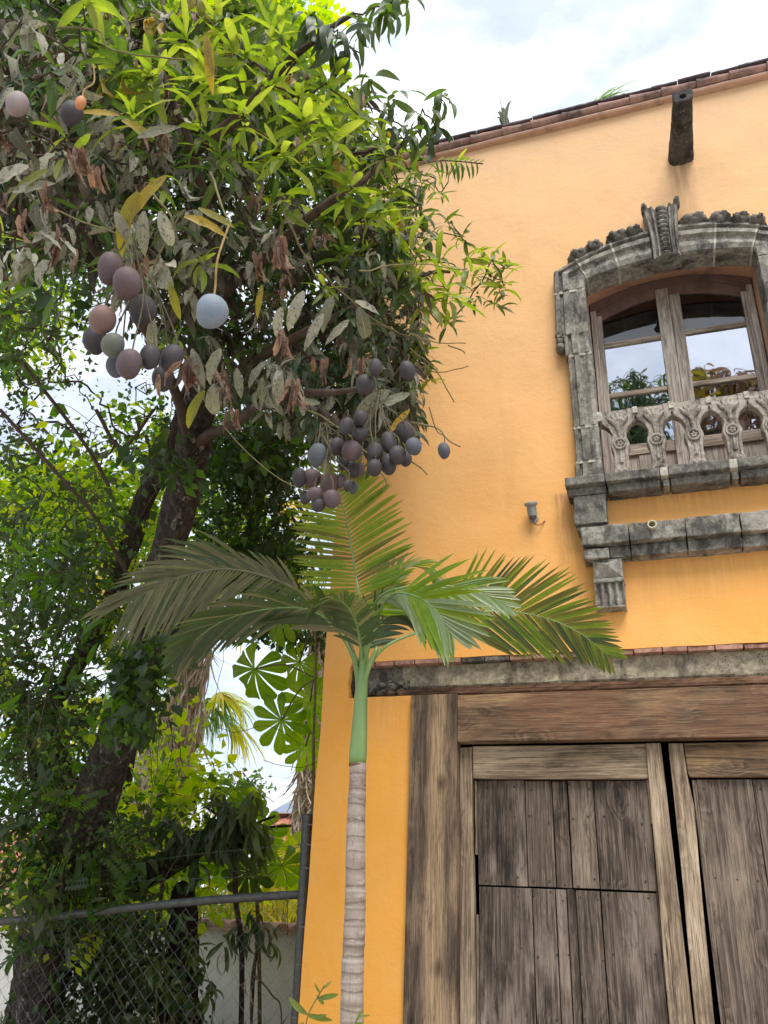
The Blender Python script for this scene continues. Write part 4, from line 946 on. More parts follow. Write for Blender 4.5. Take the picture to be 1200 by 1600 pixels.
# ------------------------------------------------------------------ behind the fence
# white garden wall with clay tile cap
a = at(-60, 1500, 9.6); 
gw = thing('garden_wall', 'white plastered garden wall with clay tile cap behind the wire fence', 'wall', (-6.5, 9.6, 0))
MAT_WHITE = simple('stained_white_plaster', (.66, .66, .62), .9, .15, .1, 2.2, .4, .006, dirt=(.38, .37, .32), dth=.58)
WT = float(at(330, 1448, 9.6)[2])
g = G(); g.box(-10.5, -2.3, 9.6, 9.85, 0, WT); g.build('wall_panel', MAT_WHITE, gw, cuts=.5, rough=.01, fr=2)
x = -10.5
while x < -2.35:
    g = G(); q = 7; v = []
    for s_ in range(2):
        for j in range(q): th = math.pi * j / (q - 1); v.append((x + .10 + .095 * math.cos(th), 9.52 + .42 * s_, WT + .005 + .075 * math.sin(th) + random.uniform(0, .006)))
    g.add(v, [(j, j + 1, q + j + 1, q + j) for j in range(q - 1)] + [tuple(range(q))[::-1], tuple(range(q, 2 * q))]); g.build('cap_tile', MAT_TILE, gw); x += .2
g = G(); g.box(-10.5, -2.3, 9.50, 9.93, WT - .035, WT + .004); g.build('cap_course', simple('cap_course', (.35, .26, .2), .9), gw)
# neighbour houses
def tiled_roof(par, x0, x1, y0, z0, y1, z1, pitch=.28):
    """rows of barrel tiles running up the slope, one object a row"""
    x = x0; k = 6
    while x < x1:
        g = G(); nseg = 8; v = []
        for s_ in range(nseg + 1):
            for up_ in (0, 1):
                t = min(1, (s_ + up_ * .999) / nseg) if s_ < nseg else 1
                if s_ == nseg and up_: continue
                for j in range(k):
                    th = math.pi * j / (k - 1); r = pitch * .5 * (1.0 - .12 * up_)
                    v.append((x + pitch / 2 + r * math.cos(th), y0 + (y1 - y0) * t, z0 + (z1 - z0) * t + r * .8 * math.sin(th) - .03 * up_))
        m_ = len(v) // k
        g.add(v, [(i * k + j, i * k + j + 1, (i + 1) * k + j + 1, (i + 1) * k + j) for i in range(m_ - 1) for j in range(k - 1)] + [tuple(range(k))[::-1]])
        g.build('roof_tile_row', MAT_RTILE, par); x += pitch
    g = G(); g.add([(x0, y0 + .02, z0 - .02), (x1, y0 + .02, z0 - .02), (x1, y1, z1 - .04), (x0, y1, z1 - .04), (x0, y0 + .02, z0 - .14), (x1, y0 + .02, z0 - .14), (x1, y1, z1 - .18), (x0, y1, z1 - .18)], [(0, 1, 2, 3), (4, 7, 6, 5), (0, 4, 5, 1), (1, 5, 6, 2), (2, 6, 7, 3), (3, 7, 4, 0)]); g.build('roof_deck', MAT_RTILE, par)
MAT_RTILE = simple('weathered_roof_tile', (.38, .16, .11), .85, .2, .35, 3, .3, .01, dirt=(.16, .10, .08), dth=.58)
MAT_CREAM = simple('cream_house_wall', (.55, .45, .33), .9, .2, .1, 1, .2)
MAT_SOLAR = simple('solar_glass', (.10, .14, .22), .12, .8, .15, 2, 0)
MAT_ALU = simple('aluminium_frame', (.6, .62, .64), .4, .5, .05, 5, 0, metal=.6)
c1 = at(450, 1300, 26); top = at(450, 1244, 30)
h1 = thing('solar_house', 'distant house with red tile roof and solar panels seen left of the orange wall', 'house', (c1[0], 29, 0))
X0, X1 = float(at(400, 1300, 26)[0]), float(at(560, 1300, 26)[0])
zb = float(at(450, 1292, 26)[2]); zt = float(at(450, 1246, 30)[2])
tiled_roof(h1, X0, X1, 26, zb, 30, zt)
g = G(); g.box(X0 + .4, X1, 26.7, 33, 0, zb - .15); g.build('wall', MAT_CREAM, h1)
g = G(); z2 = float(at(450, 1318, 25.2)[2]); tiled_roof(h1, X0 + .2, X1, 25.0, z2, 26.6, z2 + .75)
g = G(); g.box(X0 + .6, X1, 26.2, 26.65, 0, z2 + .1); g.build('porch_wall', MAT_DARK, h1)
sl = (zt - zb) / 4.0
def onroof(x, t, up): return (x, 26 + 4 * t - up * sl / math.hypot(1, sl), zb + (zt - zb) * t + up / math.hypot(1, sl))
xa = float(at(428, 1280, 27)[0])
for i in range(4):
    for j in range(2):
        x0 = xa + i * 1.12; t0 = .16 + j * .36; t1 = t0 + .34
        g = G(); f_ = [(0, 1, 2, 3), (4, 7, 6, 5), (0, 4, 5, 1), (1, 5, 6, 2), (2, 6, 7, 3), (3, 7, 4, 0)]
        g.add([onroof(x0, t0, .30), onroof(x0 + 1.08, t0, .30), onroof(x0 + 1.08, t1, .30), onroof(x0, t1, .30), onroof(x0, t0, .26), onroof(x0 + 1.08, t0, .26), onroof(x0 + 1.08, t1, .26), onroof(x0, t1, .26)], f_)
        fr_ = g.build('panel_frame', MAT_ALU, h1)
        g = G(); g.add([onroof(x0 + .04, t0 + .012, .304), onroof(x0 + 1.04, t0 + .012, .304), onroof(x0 + 1.04, t1 - .012, .304), onroof(x0 + .04, t1 - .012, .304)], [(0, 1, 2, 3)]); g.build('solar_panel', MAT_SOLAR, h1)
h2p = at(25, 1340, 19)
h2 = thing('tiled_house', 'far house with orange tile roof behind the dark trees at the left edge', 'house', (h2p[0], 20, 0))
X0, X1 = float(at(-120, 1340, 19)[0]), float(at(95, 1340, 19)[0]); zb = float(at(25, 1355, 19)[2]); zt = float(at(25, 1300, 22)[2])
tiled_roof(h2, X0, X1, 18.6, zb, 22, zt); g = G(); g.box(X0 + .3, X1 - .3, 19.3, 24, 0, zb); g.build('wall', MAT_CREAM, h2)
tb = at(395, 1420, 16); h3 = thing('clay_tile_porch', 'small porch roof of clay tiles behind the white garden wall', 'porch', (tb[0], 16, 0))
X0, X1 = float(at(340, 1420, 16)[0]), float(at(432, 1420, 16)[0]); zb = float(at(395, 1432, 15.6)[2]); tiled_roof(h3, X0, X1, 15.6, zb, 17.2, zb + .42, .22)
g = G(); g.box(X0 + .1, X1 - .1, 16.4, 17.3, 0, zb); g.build('wall', MAT_CREAM, h3)

# ------------------------------------------------------------------ chain link fence
F0, F1 = at(458, 1397, 5.62), at(0, 1436, 5.45); dirf = F1 - F0; dirf[2] = 0; Lf = 5.0; slope = (F1[2] - F0[2]) / np.linalg.norm(dirf); dirf /= np.linalg.norm(dirf)
pp = at(477, 1420, 5.62); F0 = np.array([pp[0] - .04, pp[1], F0[2]])
fence = thing('chain_link_fence', 'grey chain link fence with a steel post standing against the orange wall corner', 'fence', (pp[0], pp[1], 0))
ptop = at(481, 1274, 5.62)
g = G(); g.tube([(pp[0], pp[1], -.05), (pp[0], pp[1], 1.0), (ptop[0], ptop[1], ptop[2])], .040, 16); fp = g.build('post', MAT_GALV, fence, smooth=False)
g = G(); g.lathe((ptop[0], ptop[1], ptop[2] - .03), (0, 0, 1), [(0, .042), (.03, .043), (.038, .036), (.041, .0)], 16); g.build('post_cap', MAT_GALV, fence)
for z in (.9, 1.2, 1.42, 1.78, 1.93, 2.06):
    g = G(); g.lathe((pp[0], pp[1], z), (0.06, 0.05, 1), [(0, .0425), (.005, .0435), (.010, .0425)], 16); g.build('tie_wire', MAT_WIRE, fence)
g = G(); R_ = [F0 + dirf * t + np.array([0, 0, slope * t + .012 * math.sin(t * 2.1)]) for t in np.linspace(0, Lf, 24)]; g.tube(R_, .028, 12); g.build('top_rail', MAT_GALV, fence, smooth=True)
g = G(); P2 = F0 + dirf * 3.6; g.tube([P2 * [1, 1, 0], P2 + [0, 0, slope * 3.6 - .02]], .03, 12); g.build('post', MAT_GALV, fence)
g = G(); cw, ch = .105, .11; z0 = .05; n = int(Lf / cw)
for i in range(n):
    for sg in (0, 1):
        ps = []; t0 = i * cw + .02; rows = int((1.6 - z0) / ch) + 1
        for j in range(rows * 2 + 1):
            off = (cw / 2) if j % 2 else (cw if sg else 0)
            zz = F0[2] + slope * t0 - .03 - j * ch / 2
            if zz < z0: break
            q = F0 + dirf * (t0 + off) + np.array([0, .03 - .006 * (sg * 2 - 1), 0]); ps.append((q[0] + random.uniform(-.003, .003), q[1] + .03 * mnoise.noise(Vector((t0 * 2, zz * 2, 0))), zz))
        if len(ps) > 1: g.tube(ps, .0016, 3, cap=False)
g.build('wire_mesh', MAT_WIRE, fence, kind='stuff')
g = G()
for k in range(2):
    z = [1.76, 1.94][k]
    P_ = [F0 + dirf * t + np.array([0, 0, (z - F0[2]) * (1 - t * .12) + slope * t + .05 * math.sin(t * 1.3 + k) * t]) for t in np.linspace(0, Lf, 20)]
    P_[0][:] = [pp[0], pp[1], z]; g = G(); g.tube(P_, .0014, 4); g.build('strand_wire', MAT_WIRE, fence)

# ------------------------------------------------------------------ trees: common
def trunk_tube(g, path, radii, m=0, sides=20, n=7, rough=.10):
    P = smooth_path(path, n); R_ = np.interp(np.linspace(0, 1, len(P)), np.linspace(0, 1, len(radii)), radii)
    P = wob(P, .03, 3.0); b = len(g.v); g.tube(P, list(R_), sides, m)
    for i in range(b, len(g.v)):
        v = np.array(g.v[i]); k = (i - b) // sides
        if k < len(P):
            c = P[k]; d = v - c; q = Vector(v * np.array([9, 9, 3])); g.v[i] = tuple(c + d * (1 + rough * 2 * mnoise.noise(q) + rough * 1.2 * mnoise.noise(q * 2.7)))
    return P
def clumps(lst):
    """(cx, cy, rx, ry, D0, D1, n) -> points"""
    out = []
    for cx, cy, rx, ry, D0, D1, n in lst:
        for _ in range(n):
            a = random.uniform(0, 2 * math.pi); r = math.sqrt(random.random()); out.append(pt(cx + rx * r * math.cos(a), cy + ry * r * math.sin(a), random.uniform(D0, D1)))
    return [p for p in out if p[2] > .1 and not (p[0] > -2.6 and p[1] > 5.2)]

# dense small-leaved tree tangled with vines at the left, behind the mango
vine_tree = thing('vine_covered_tree', 'dark tree smothered in small leaved vines at the left behind the mango trunk', 'tree', pt(60, 1600, 7.4) * [1, 1, 0])
g = G(); b0 = pt(55, 1640, 7.2)
trunk_tube(g, [b0 * [1, 1, 0] + [0, 0, -.1], pt(58, 1560, 7.2), pt(75, 1450, 7.2), pt(120, 1330, 7.3), pt(95, 1220, 7.4), pt(40, 1120, 7.6), pt(-30, 1000, 7.9), pt(-60, 820, 8.2)], [.30, .24, .22, .20, .15, .12, .10, .07])
trunk_tube(g, [pt(120, 1330, 7.3), pt(210, 1370, 7.2), pt(300, 1325, 7.0), pt(345, 1285, 6.9)], [.15, .13, .10, .05], sides=14)
trunk_tube(g, [pt(110, 1340, 7.3), pt(60, 1180, 7.2), pt(115, 1050, 7.2), pt(190, 900, 7.2), pt(225, 780, 7.2), pt(262, 705, 7.0), pt(300, 600, 6.8)], [.11, .10, .085, .085, .09, .085, .06], sides=14)
g.build('trunk', MAT_BARK2, vine_tree)
lv = Leaves(); g = G()
C1 = clumps([(20, 640, 40, 30, 7, 9, 3), (0, 540, 40, 60, 6, 8.5, 14), (60, 400, 130, 130, 6.5, 9, 90), (130, 150, 180, 160, 7, 10, 95), (40, 560, 70, 50, 6.5, 9, 14), (230, 640, 40, 40, 6.5, 8, 9), (90, 690, 100, 20, 7, 9, 10),
             (90, 850, 130, 70, 6.5, 9.5, 70), (60, 960, 110, 90, 6.0, 8.5, 100), (180, 960, 60, 40, 6.4, 8, 16), (50, 1120, 100, 80, 5.9, 8, 80), (60, 1260, 100, 80, 5.9, 7.5, 60), (170, 1330, 90, 50, 5.9, 7.3, 30),
             (60, 1400, 110, 50, 5.9, 7, 46), (170, 1440, 110, 50, 5.95, 7, 36), (100, 770, 60, 20, 7, 9, 12), (40, 720, 40, 14, 7, 9, 5), (20, 1300, 60, 60, 6, 7, 14), (240, 1320, 50, 30, 6.2, 7.4, 8)])
for p in C1:
    s_ = random.choice([0, 0, 0, 1, 1, 3, 3, 2]) 
    k_ = random.random(); s_ = 1 if (s_ == 2 and k_ < .3) else s_
    if k_ < .20: lv.scatter([p], random.randint(9, 16), .16, random.uniform(.15, .22), 'droopy', s_, hang=1.2)
    elif k_ < .36: lv.scatter([p], random.randint(8, 14), .16, random.uniform(.11, .15), 'small', s_, hang=.8)
    elif k_ < .42: lv.scatter([p], random.randint(4, 7), .14, random.uniform(.28, .36), 'feather', s_, hang=.4)
    else: lv.scatter([p], random.randint(30, 56), random.uniform(.08, .2), random.uniform(.035, .075), 'small', s_)
cs = clumps([(110, 640, 130, 55, 7, 8.5, 12), (60, 590, 60, 40, 7, 8, 6), (200, 720, 60, 30, 7, 8, 5)])
IVY = clumps([(215, 1070, 45, 40, 5.2, 5.6, 26), (190, 1130, 40, 30, 5.3, 5.7, 12), (250, 1010, 30, 30, 5.2, 5.5, 8), (255, 720, 30, 40, 5.0, 5.3, 8)])
for p in IVY: lv.scatter([p], 12, .09, random.uniform(.06, .12), 'small', random.choice([0, 0, 1]), hang=.8)
for p in cs: lv.scatter([p], 9, .2, .055, 'small', random.choice([0, 1]))
grow(g, [pt(40, 1120, 7.6), pt(115, 1050, 7.2), pt(190, 900, 7.2), pt(-30, 1000, 7.9), pt(120, 1330, 7.3), pt(210, 1370, 7.2), pt(225, 780, 7.2), pt(-60, 820, 8.2)], [C1[i] for i in range(0, len(C1), 2)] + cs, .0035, .0012, .09, 0, 4, far=2.2)
for a in ([(0, 640), (90, 740), (150, 810), (200, 900)], [(30, 560), (130, 690), (170, 760)], [(150, 640), (190, 700), (240, 640)], [(60, 1240), (72, 1330), (80, 1420)]):
    g9 = G(); g9.tube(smooth_path([pt(x_, y_, 6.6) for x_, y_ in a], 4), .016, 6); g9.build('vine_stem', MAT_TWIG, vine_tree)
g.build('branch', MAT_TWIG, vine_tree, kind='stuff')
# hanging thin vines
g = G()
for i in range(70):
    x_, y_ = random.uniform(0, 430), random.choice([random.uniform(150, 900), random.uniform(900, 1500)]); D = random.uniform(5.9, 7.6)
    P_ = [pt(x_, y_, D)]; d = np.array([random.uniform(-.3, .3), random.uniform(-.1, .1), random.uniform(-.5, -.1)])
    for _ in range(7): d = d + rng.normal(0, .12, 3); d[2] -= .04; P_.append(P_[-1] + d * .22)
    P_ = [p for p in P_ if p[2] > .05 and not (p[0] > -2.5 and p[1] > 5.3)]
    if len(P_) > 2: g.tube(smooth_path(P_, 3), .0028, 3, cap=False)
g.build('hanging_vine', MAT_TWIG, vine_tree, kind='stuff')
lv.build('foliage', BUSH, vine_tree)

# taller background tree: dark crown right of the mango trunk
bt = thing('dark_crowned_tree', 'dark small leaved tree crown filling the gap right of the mango trunk', 'tree', pt(170, 1600, 9.5) * [1, 1, 0])
g = G(); trunk_tube(g, [pt(170, 1640, 9.5) * [1, 1, 0], pt(180, 1400, 9.4), pt(200, 1180, 9.4), pt(260, 1020, 9.4), pt(370, 880, 9.4), pt(400, 790, 9.4), pt(395, 640, 9.2), pt(360, 480, 9)], [.13, .11, .09, .09, .08, .06, .04], sides=12); g.build('trunk', MAT_BARK2, bt)
lv = Leaves(); g = G()
C2 = clumps([(395, 790, 75, 110, 8, 9.8, 130), (350, 690, 80, 60, 8, 9.5, 80), (430, 880, 30, 45, 8, 9, 24), (320, 890, 40, 26, 8, 9, 20), (430, 690, 50, 60, 7.6, 8.8, 50), (455, 975, 30, 18, 8, 9, 18), (490, 985, 10, 18, 7.8, 8.2, 4), (400, 970, 40, 12, 8, 9, 10)])
for p in C2:
    if random.random() < .3: lv.scatter([p], random.randint(10, 18), .16, random.uniform(.12, .17), 'small', random.choice([0, 0, 1]), hang=.9)
    else: lv.scatter([p], random.randint(30, 48), random.uniform(.10, .17), random.uniform(.045, .085), 'small', random.choice([0, 0, 0, 1, 0]))
grow(g, [pt(370, 880, 9.4), pt(400, 790, 9.4), pt(395, 640, 9.2)], C2[::2], .004, .0012, .08, 0, 4, far=2); g.build('branch', MAT_TWIG, bt, kind='stuff'); lv.build('foliage', BUSH, bt)

# lime canopy high behind the mango
lt = thing('lime_canopy_tree', 'tall tree with bright lime green backlit foliage at the top left', 'tree', pt(-90, 1640, 13) * [1, 1, 0])
g = G(); trunk_tube(g, [pt(-90, 1640, 13) * [1, 1, 0], pt(-90, 1300, 13), pt(-80, 900, 13), pt(-60, 500, 12.5), pt(40, 200, 12), pt(180, 60, 11.5)], [.26, .22, .2, .17, .13, .08], sides=12); g.build('trunk', MAT_BARK, lt)
lv = Leaves(); g = G()
C3 = clumps([(330, 60, 130, 80, 8.5, 12, 80), (150, 30, 170, 60, 9, 12, 90), (300, 150, 120, 80, 9, 12, 56), (400, 30, 50, 40, 8, 9, 12), (60, 140, 80, 90, 9, 12, 40)])
for p in C3: lv.scatter([p], random.randint(14, 24), .24, random.uniform(.30, .42), 'feather', random.choice([2, 2, 1]), upn=.75)
C3b = clumps([(90, 775, 140, 40, 10, 13, 90), (160, 850, 90, 40, 10, 13, 30), (130, 1150, 100, 40, 10, 12, 20), (270, 770, 40, 60, 11, 13, 14), (350, 830, 40, 50, 11, 13, 20), (40, 480, 60, 80, 10, 12, 20), (240, 690, 50, 25, 10, 12, 10)])
for p in C3b: lv.scatter([p], random.randint(34, 50), .28, random.uniform(.11, .15), 'small', random.choice([2, 2, 1]), upn=.75)
grow(g, [pt(-60, 500, 12.5), pt(40, 200, 12), pt(180, 60, 11.5), pt(-80, 900, 13)], (C3 + C3b)[::2], .006, .002, .08, 0, 4, far=3.5); g.build('branch', MAT_TWIG, lt, kind='stuff'); lv.build('foliage', BUSH, lt)

# ------------------------------------------------------------------ palms wearing skirts of dead fronds
def skirt_palm(px, pyb, D, rad, label, top, yellow):
    b = pt(px, 1500, D) * [1, 1, 0]; t = thing('skirted_palm', label, 'palm tree', b, 'palms with skirts of dead fronds')
    z1 = float(pt(px, top, D)[2]); c = pt(px, (top + 1200) / 2, D)
    g = G(); ps = [np.array([c[0], c[1], z]) + [.04 * math.sin(z), 0, 0] for z in np.linspace(-.1, z1, 60)]
    g.tube(ps, [rad * (1 + .10 * (i % 2)) for i in range(60)], 14); g.build('trunk', MAT_THATCHTRUNK, t)
    lv = Leaves(); n = 1500; z = rng.uniform(z1 * .28, z1, n); a = rng.uniform(0, 2 * math.pi, n)
    r = rad * (1.0 + .5 * rng.random(n) + .5 * ((z * .9) % 1.0)); P_ = np.stack([c[0] + np.cos(a) * r, c[1] + np.sin(a) * r, z], 1)
    d = np.stack([np.cos(a) * .07 + rng.normal(0, .09, n), np.sin(a) * .07 + rng.normal(0, .09, n), -np.ones(n)], 1)
    lv.add('blade', frames(P_, d, np.stack([np.cos(a), np.sin(a), np.zeros(n)], 1), rng.uniform(.5, 1.1, n), rng.normal(0, .8, n)), 0)
    lv.build('dead_frond_skirt', [THATCH], t)
    lv = Leaves(); topc = np.array([c[0], c[1], z1])
    for k in range(16):
        a = k * 2.4; d0 = np.array([math.cos(a), math.sin(a), random.uniform(-.2, .9)]); e = topc + norm(d0) * 1.5
        n = 36; rr = rng.uniform(-1.3, 1.3, n); side = norm(np.cross(d0, [0, 0, 1.0])); dd = norm(d0)[None] * np.cos(rr)[:, None] + side[None] * np.sin(rr)[:, None] + [0, 0, -.35]
        lv.add('blade', frames(np.repeat(e[None], n, 0), dd, np.tile([0, 0, 1.0], (n, 1)), rng.uniform(.9, 1.4, n), None), 1 if k % 4 else 0)
    lv.build('fan_fronds', [yellow, BUSH[1]], t)
MAT_THATCHTRUNK = simple('fibrous_palm_trunk', (.36, .30, .25), .95, .1, .4, 12, .8, .02, dirt=(.10, .08, .06), dth=.55)
skirt_palm(300, 1200, 14, .20, 'palm trunk shaggy with pale dead fronds in the sky gap right of the mango trunk', 830, AMBER)
skirt_palm(497, 1200, 15, .13, 'palm trunk with hanging dead fronds tight against the left edge of the orange wall', 900, AMBER)
skirt_palm(243, 1300, 17, .2, 'pale palm trunk low behind the leafy bush, left of the other palms', 1130, YELLOW)

# ------------------------------------------------------------------ low garden plants behind the wall
def fan_clump(name, label, cat, px, py, D, h, n, mat, spread=.55, ln=.9, group=None, blades=26):
    b = pt(px, py, D); base = np.array([b[0], b[1], 0.0]); t = thing(name, label, cat, base, group)
    g = G(); lv = Leaves()
    for i in range(n):
        a = i * 2.4; el = random.uniform(.5, 1.5); tip = base + np.array([math.cos(a) * spread * math.cos(el) * 1.6, math.sin(a) * spread * math.cos(el) * 1.6, h * random.uniform(.55, 1.0)])
        mid = (base + tip) / 2 + [0, 0, h * .2]; P_ = smooth_path([base, mid, tip, tip + norm(tip - mid) * .4 + [0, 0, -.25]], 5); g.tube(P_, .008, 4)
        k = blades; ts = np.linspace(.35, 1, k); Q = np.array([P_[int(q * (len(P_) - 1))] for q in ts]); dr = norm(P_[-1] - P_[len(P_) // 2]); sd_ = norm(np.cross(dr, [0, 0, 1.0]))
        for sg in (-1, 1):
            d = dr[None] * .8 + sd_[None] * sg * np.ones((k, 1)) + rng.normal(0, .12, (k, 3)) + [0, 0, -.2]
            lv.add('blade', frames(Q, d, np.tile([0, 0, 1.0], (k, 1)), ln * .6 * rng.uniform(.7, 1.1, k), None), 0)
    g.build('stem', MAT_TWIG_G, t); lv.build('fronds', [mat], t); return t
fan_clump('areca_palm', 'bright yellow green feathery palm low behind the fence beside the post', 'palm', 440, 1420, 11.5, 2.1, 16, YELLOW, .45, 1.1)
fan_clump('areca_palm', 'yellow feathery palm just above the garden wall left of the fence post', 'palm', 415, 1400, 13, 2.2, 12, YELLOW, .5, 1.0)
fan_clump('areca_palm', 'fresh green feathery palm showing over the garden wall cap', 'palm', 330, 1400, 12.5, 2.2, 14, FRESH, .5, .9)
fan_clump('areca_palm', 'lime feathery palm below the distant solar panel roof', 'palm', 455, 1360, 16, 2.4, 14, YELLOW, .6, 1.2)
fan_clump('areca_palm', 'lime palm tuft in the shade behind the dark leaning branch', 'palm', 250, 1330, 11.5, 2.6, 16, YELLOW, .6, 1.1)
def bush(name, label, cat, cl, nl, size, kinds, kind='small', base=None, group=None, rad=.16, single=0, hang=.3, twig=MAT_TWIG, mats=BUSH, upn=.6, far=2.0):
    P_ = clumps(cl); b = base if base is not None else np.mean(P_, 0) * [1, 1, 0]; t = thing(name, label, cat, b, group)
    lv = Leaves(); g = G()
    for p in P_: lv.scatter([p], nl, rad, size * random.uniform(.8, 1.2), kind, random.choice(kinds), hang=hang, upn=upn)
    st = np.array(b, float); m_ = np.mean(P_, 0); g.tube(smooth_path([st, (st + m_) / 2 + [.05, 0, .1], m_], 5), [.02] * 10 + [.012], 6); grow(g, [m_, (st + m_) / 2], P_[:60], .003, .001, .08, 0, 4, far=far); g.build('stem', twig, t)
    lv.build('foliage', mats, t, single=single); return t
bush('leafy_shrub', 'bright green leafy shrub backlit between the mango trunk and the dark sapling', 'shrub', [(285, 1225, 40, 36, 7.6, 9, 22), (235, 1265, 40, 40, 7.6, 9, 22), (320, 1270, 30, 30, 7.6, 8.6, 12), (270, 1130, 30, 22, 7.6, 8.6, 7)], 12, .13, [1, 2, 2, 2], rad=.2)
bush('leafy_shrub', 'lime foliage glowing under the palmate leaves above the fence rail', 'shrub', [(330, 1370, 60, 25, 8.5, 9.3, 18), (420, 1350, 30, 25, 8.5, 9.3, 8), (230, 1370, 50, 50, 8.2, 9.2, 20)], 10, .20, [2], rad=.22)
bush('leafy_shrub', 'small pale tree top against the sky above the distant tile roof', 'shrub', [(347, 1212, 5, 16, 22, 24, 5), (388, 1222, 14, 8, 22, 24, 6), (405, 1235, 12, 10, 22, 24, 6)], 12, .2, [3, 1], rad=.25)
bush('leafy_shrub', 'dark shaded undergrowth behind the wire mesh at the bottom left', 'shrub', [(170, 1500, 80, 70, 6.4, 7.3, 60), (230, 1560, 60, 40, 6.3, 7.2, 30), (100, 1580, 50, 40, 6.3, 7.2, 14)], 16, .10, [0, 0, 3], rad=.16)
g = G(); sp = pt(285, 1600, 6.9) * [1, 1, 0]; st = thing('dead_stump', 'black rotten tree stump standing behind the wire mesh', 'stump', sp)
trunk_tube(g, [sp - [0, 0, .1], pt(282, 1560, 6.9), pt(284, 1480, 6.9), pt(288, 1400, 6.9), pt(292, 1386, 6.9)], [.21, .17, .13, .11, .05], sides=16, rough=.2); g.build('stump_wood', simple('charred_wood', (.022, .018, .016), .95, .1, .5, 9, .8, .02), st)
# grass growing at the foot of the garden wall
lv = Leaves(); n = 5000; P_ = np.stack([rng.uniform(-7.5, -2.6, n), rng.uniform(6.0, 9.5, n), np.zeros(n)], 1); d = rng.normal(0, .35, (n, 3)) + [0, 0, 1]
lv.add('blade', frames(P_, d, rng.normal(0, 1, (n, 3)), rng.uniform(.15, .55, n), None), 1); tg = thing('x', None, None); lv.build('ground_grass', [BUSH[1], BUSH[3]], None); bpy.data.objects.remove(tg)

# ------------------------------------------------------------------ palmate-leaved tree by the corner of the wall
cec = thing('palmate_leaved_tree', 'slim tree with huge palmate leaves beside the left edge of the orange wall', 'tree', at(484, 1640, 6.6) * [1, 1, 0])
g = G(); Yc = 6.4; tp = [at(484, 1640, Yc) * [1, 1, 0], at(488, 1300, Yc), at(490, 1150, Yc), at(493, 1060, Yc), at(492, 985, Yc), at(480, 900, Yc)]
tp = [np.array([min(p[0], -2.47), p[1], p[2]]) for p in tp]
g.tube(smooth_path(tp, 6), [.014] * 12 + [.011] * 19, 8); g.build('trunk', MAT_TWIG_G, cec)
def big_leaf(par, px, py, D, L_, face, tilt, mi, root=None, kind='palmate0'):
    """centre where the lobes meet; face: direction the middle lobe points (image plane: right, up, toward camera)"""
    c = pt(px, py, D); d = norm(RT * face[0] + UP * face[1] - FW * face[2]); up = norm(RT * tilt[0] + UP * tilt[1] - FW * tilt[2])
    Mx = frames(np.array([c]), np.array([d]), np.array([up]), np.array([L_ * 1.28]))[0]
    v, f, u = LEAF[kind]; me = bpy.data.meshes.get('pm' + kind + str(mi))
    if me is None:
        me = bpy.data.meshes.new('pm' + kind + str(mi)); me.from_pydata([tuple(a) for a in v], [], [tuple(int(b) for b in a) for a in f]); uvl = me.uv_layers.new(name='UVMap'); uvl.data.foreach_set('uv', u[f.reshape(-1)].astype(np.float32).ravel()); me.polygons.foreach_set('use_smooth', [True] * len(f)); me.materials.append(CECR[mi])
    o = bpy.data.objects.new('palmate_leaf', me); COL.objects.link(o); o.parent = par; mw = Matrix([list(map(float, r)) for r in Mx] + [[0, 0, 0, 1]]); mw.translation -= world_loc(par); o.matrix_local = mw
    if root is not None:
        g = G(); r = np.array(root); g.tube(smooth_path([r, (r + c) / 2 + [0, 0, .08], c], 5), .008, 6); g.build('leaf_stalk', MAT_TWIG_G, par)
r1 = tp[3]; r2 = tp[2]; r0 = tp[4]
for a in [(398, 1045, 7.6, .36, (-.25, -1, .2), (-.1, .5, 1), 0, r1), (468, 1035, 7.8, .27, (-.5, -.8, .2), (.1, .6, 1), 0, r0), (440, 1125, 7.5, .30, (-.4, -1, .1), (.1, .4, 1), 0, r1), (485, 1095, 7.6, .30, (-.2, -1, .1), (.3, .4, 1), 0, r1),
          (440, 965, 7.7, .24, (-.6, -.5, .3), (0, 1, .6), 0, r0), (478, 1165, 7.8, .25, (.1, -1, .1), (.3, .4, 1), 0, r2)]:
    big_leaf(cec, *a, kind=random.choice(['palmate0', 'palmate1']))
c2 = thing('young_palmate_tree', 'young plant with broad umbrella like lobed leaves above the fence rail', 'plant', pt(410, 1640, 7.9) * [1, 1, 0])
g = G(); b = pt(410, 1640, 7.9) * [1, 1, 0]; st2 = [b, pt(405, 1500, 7.9), pt(400, 1380, 7.9), pt(392, 1290, 7.9)]; g.tube(smooth_path(st2, 5), .02, 8); g.build('trunk', MAT_TWIG_G, c2)
for a in [(367, 1233, 7.9, .30, (.2, -.6, .6), (0, 1, .35), 0, st2[3]), (388, 1362, 7.6, .28, (.1, -1, .2), (0, .5, .8), 1, st2[2]), (440, 1352, 7.5, .28, (0, -1, .3), (.1, .6, .8), 0, st2[2]), (300, 1345, 8.0, .32, (-.2, -1, .2), (0, .4, 1), 0, st2[2]), (350, 1330, 8.1, .36, (.1, -1, .1), (0, .4, 1), 0, st2[3]), (400, 1300, 8.2, .36, (.3, -1, .2), (0, .5, 1), 0, st2[3]), (385, 1240, 8.0, .3, (-.9, -.2, .4), (0, 1, .5), 0, st2[3])]:
    big_leaf(c2, *a, kind=random.choice(['palmate0', 'palmate1']))

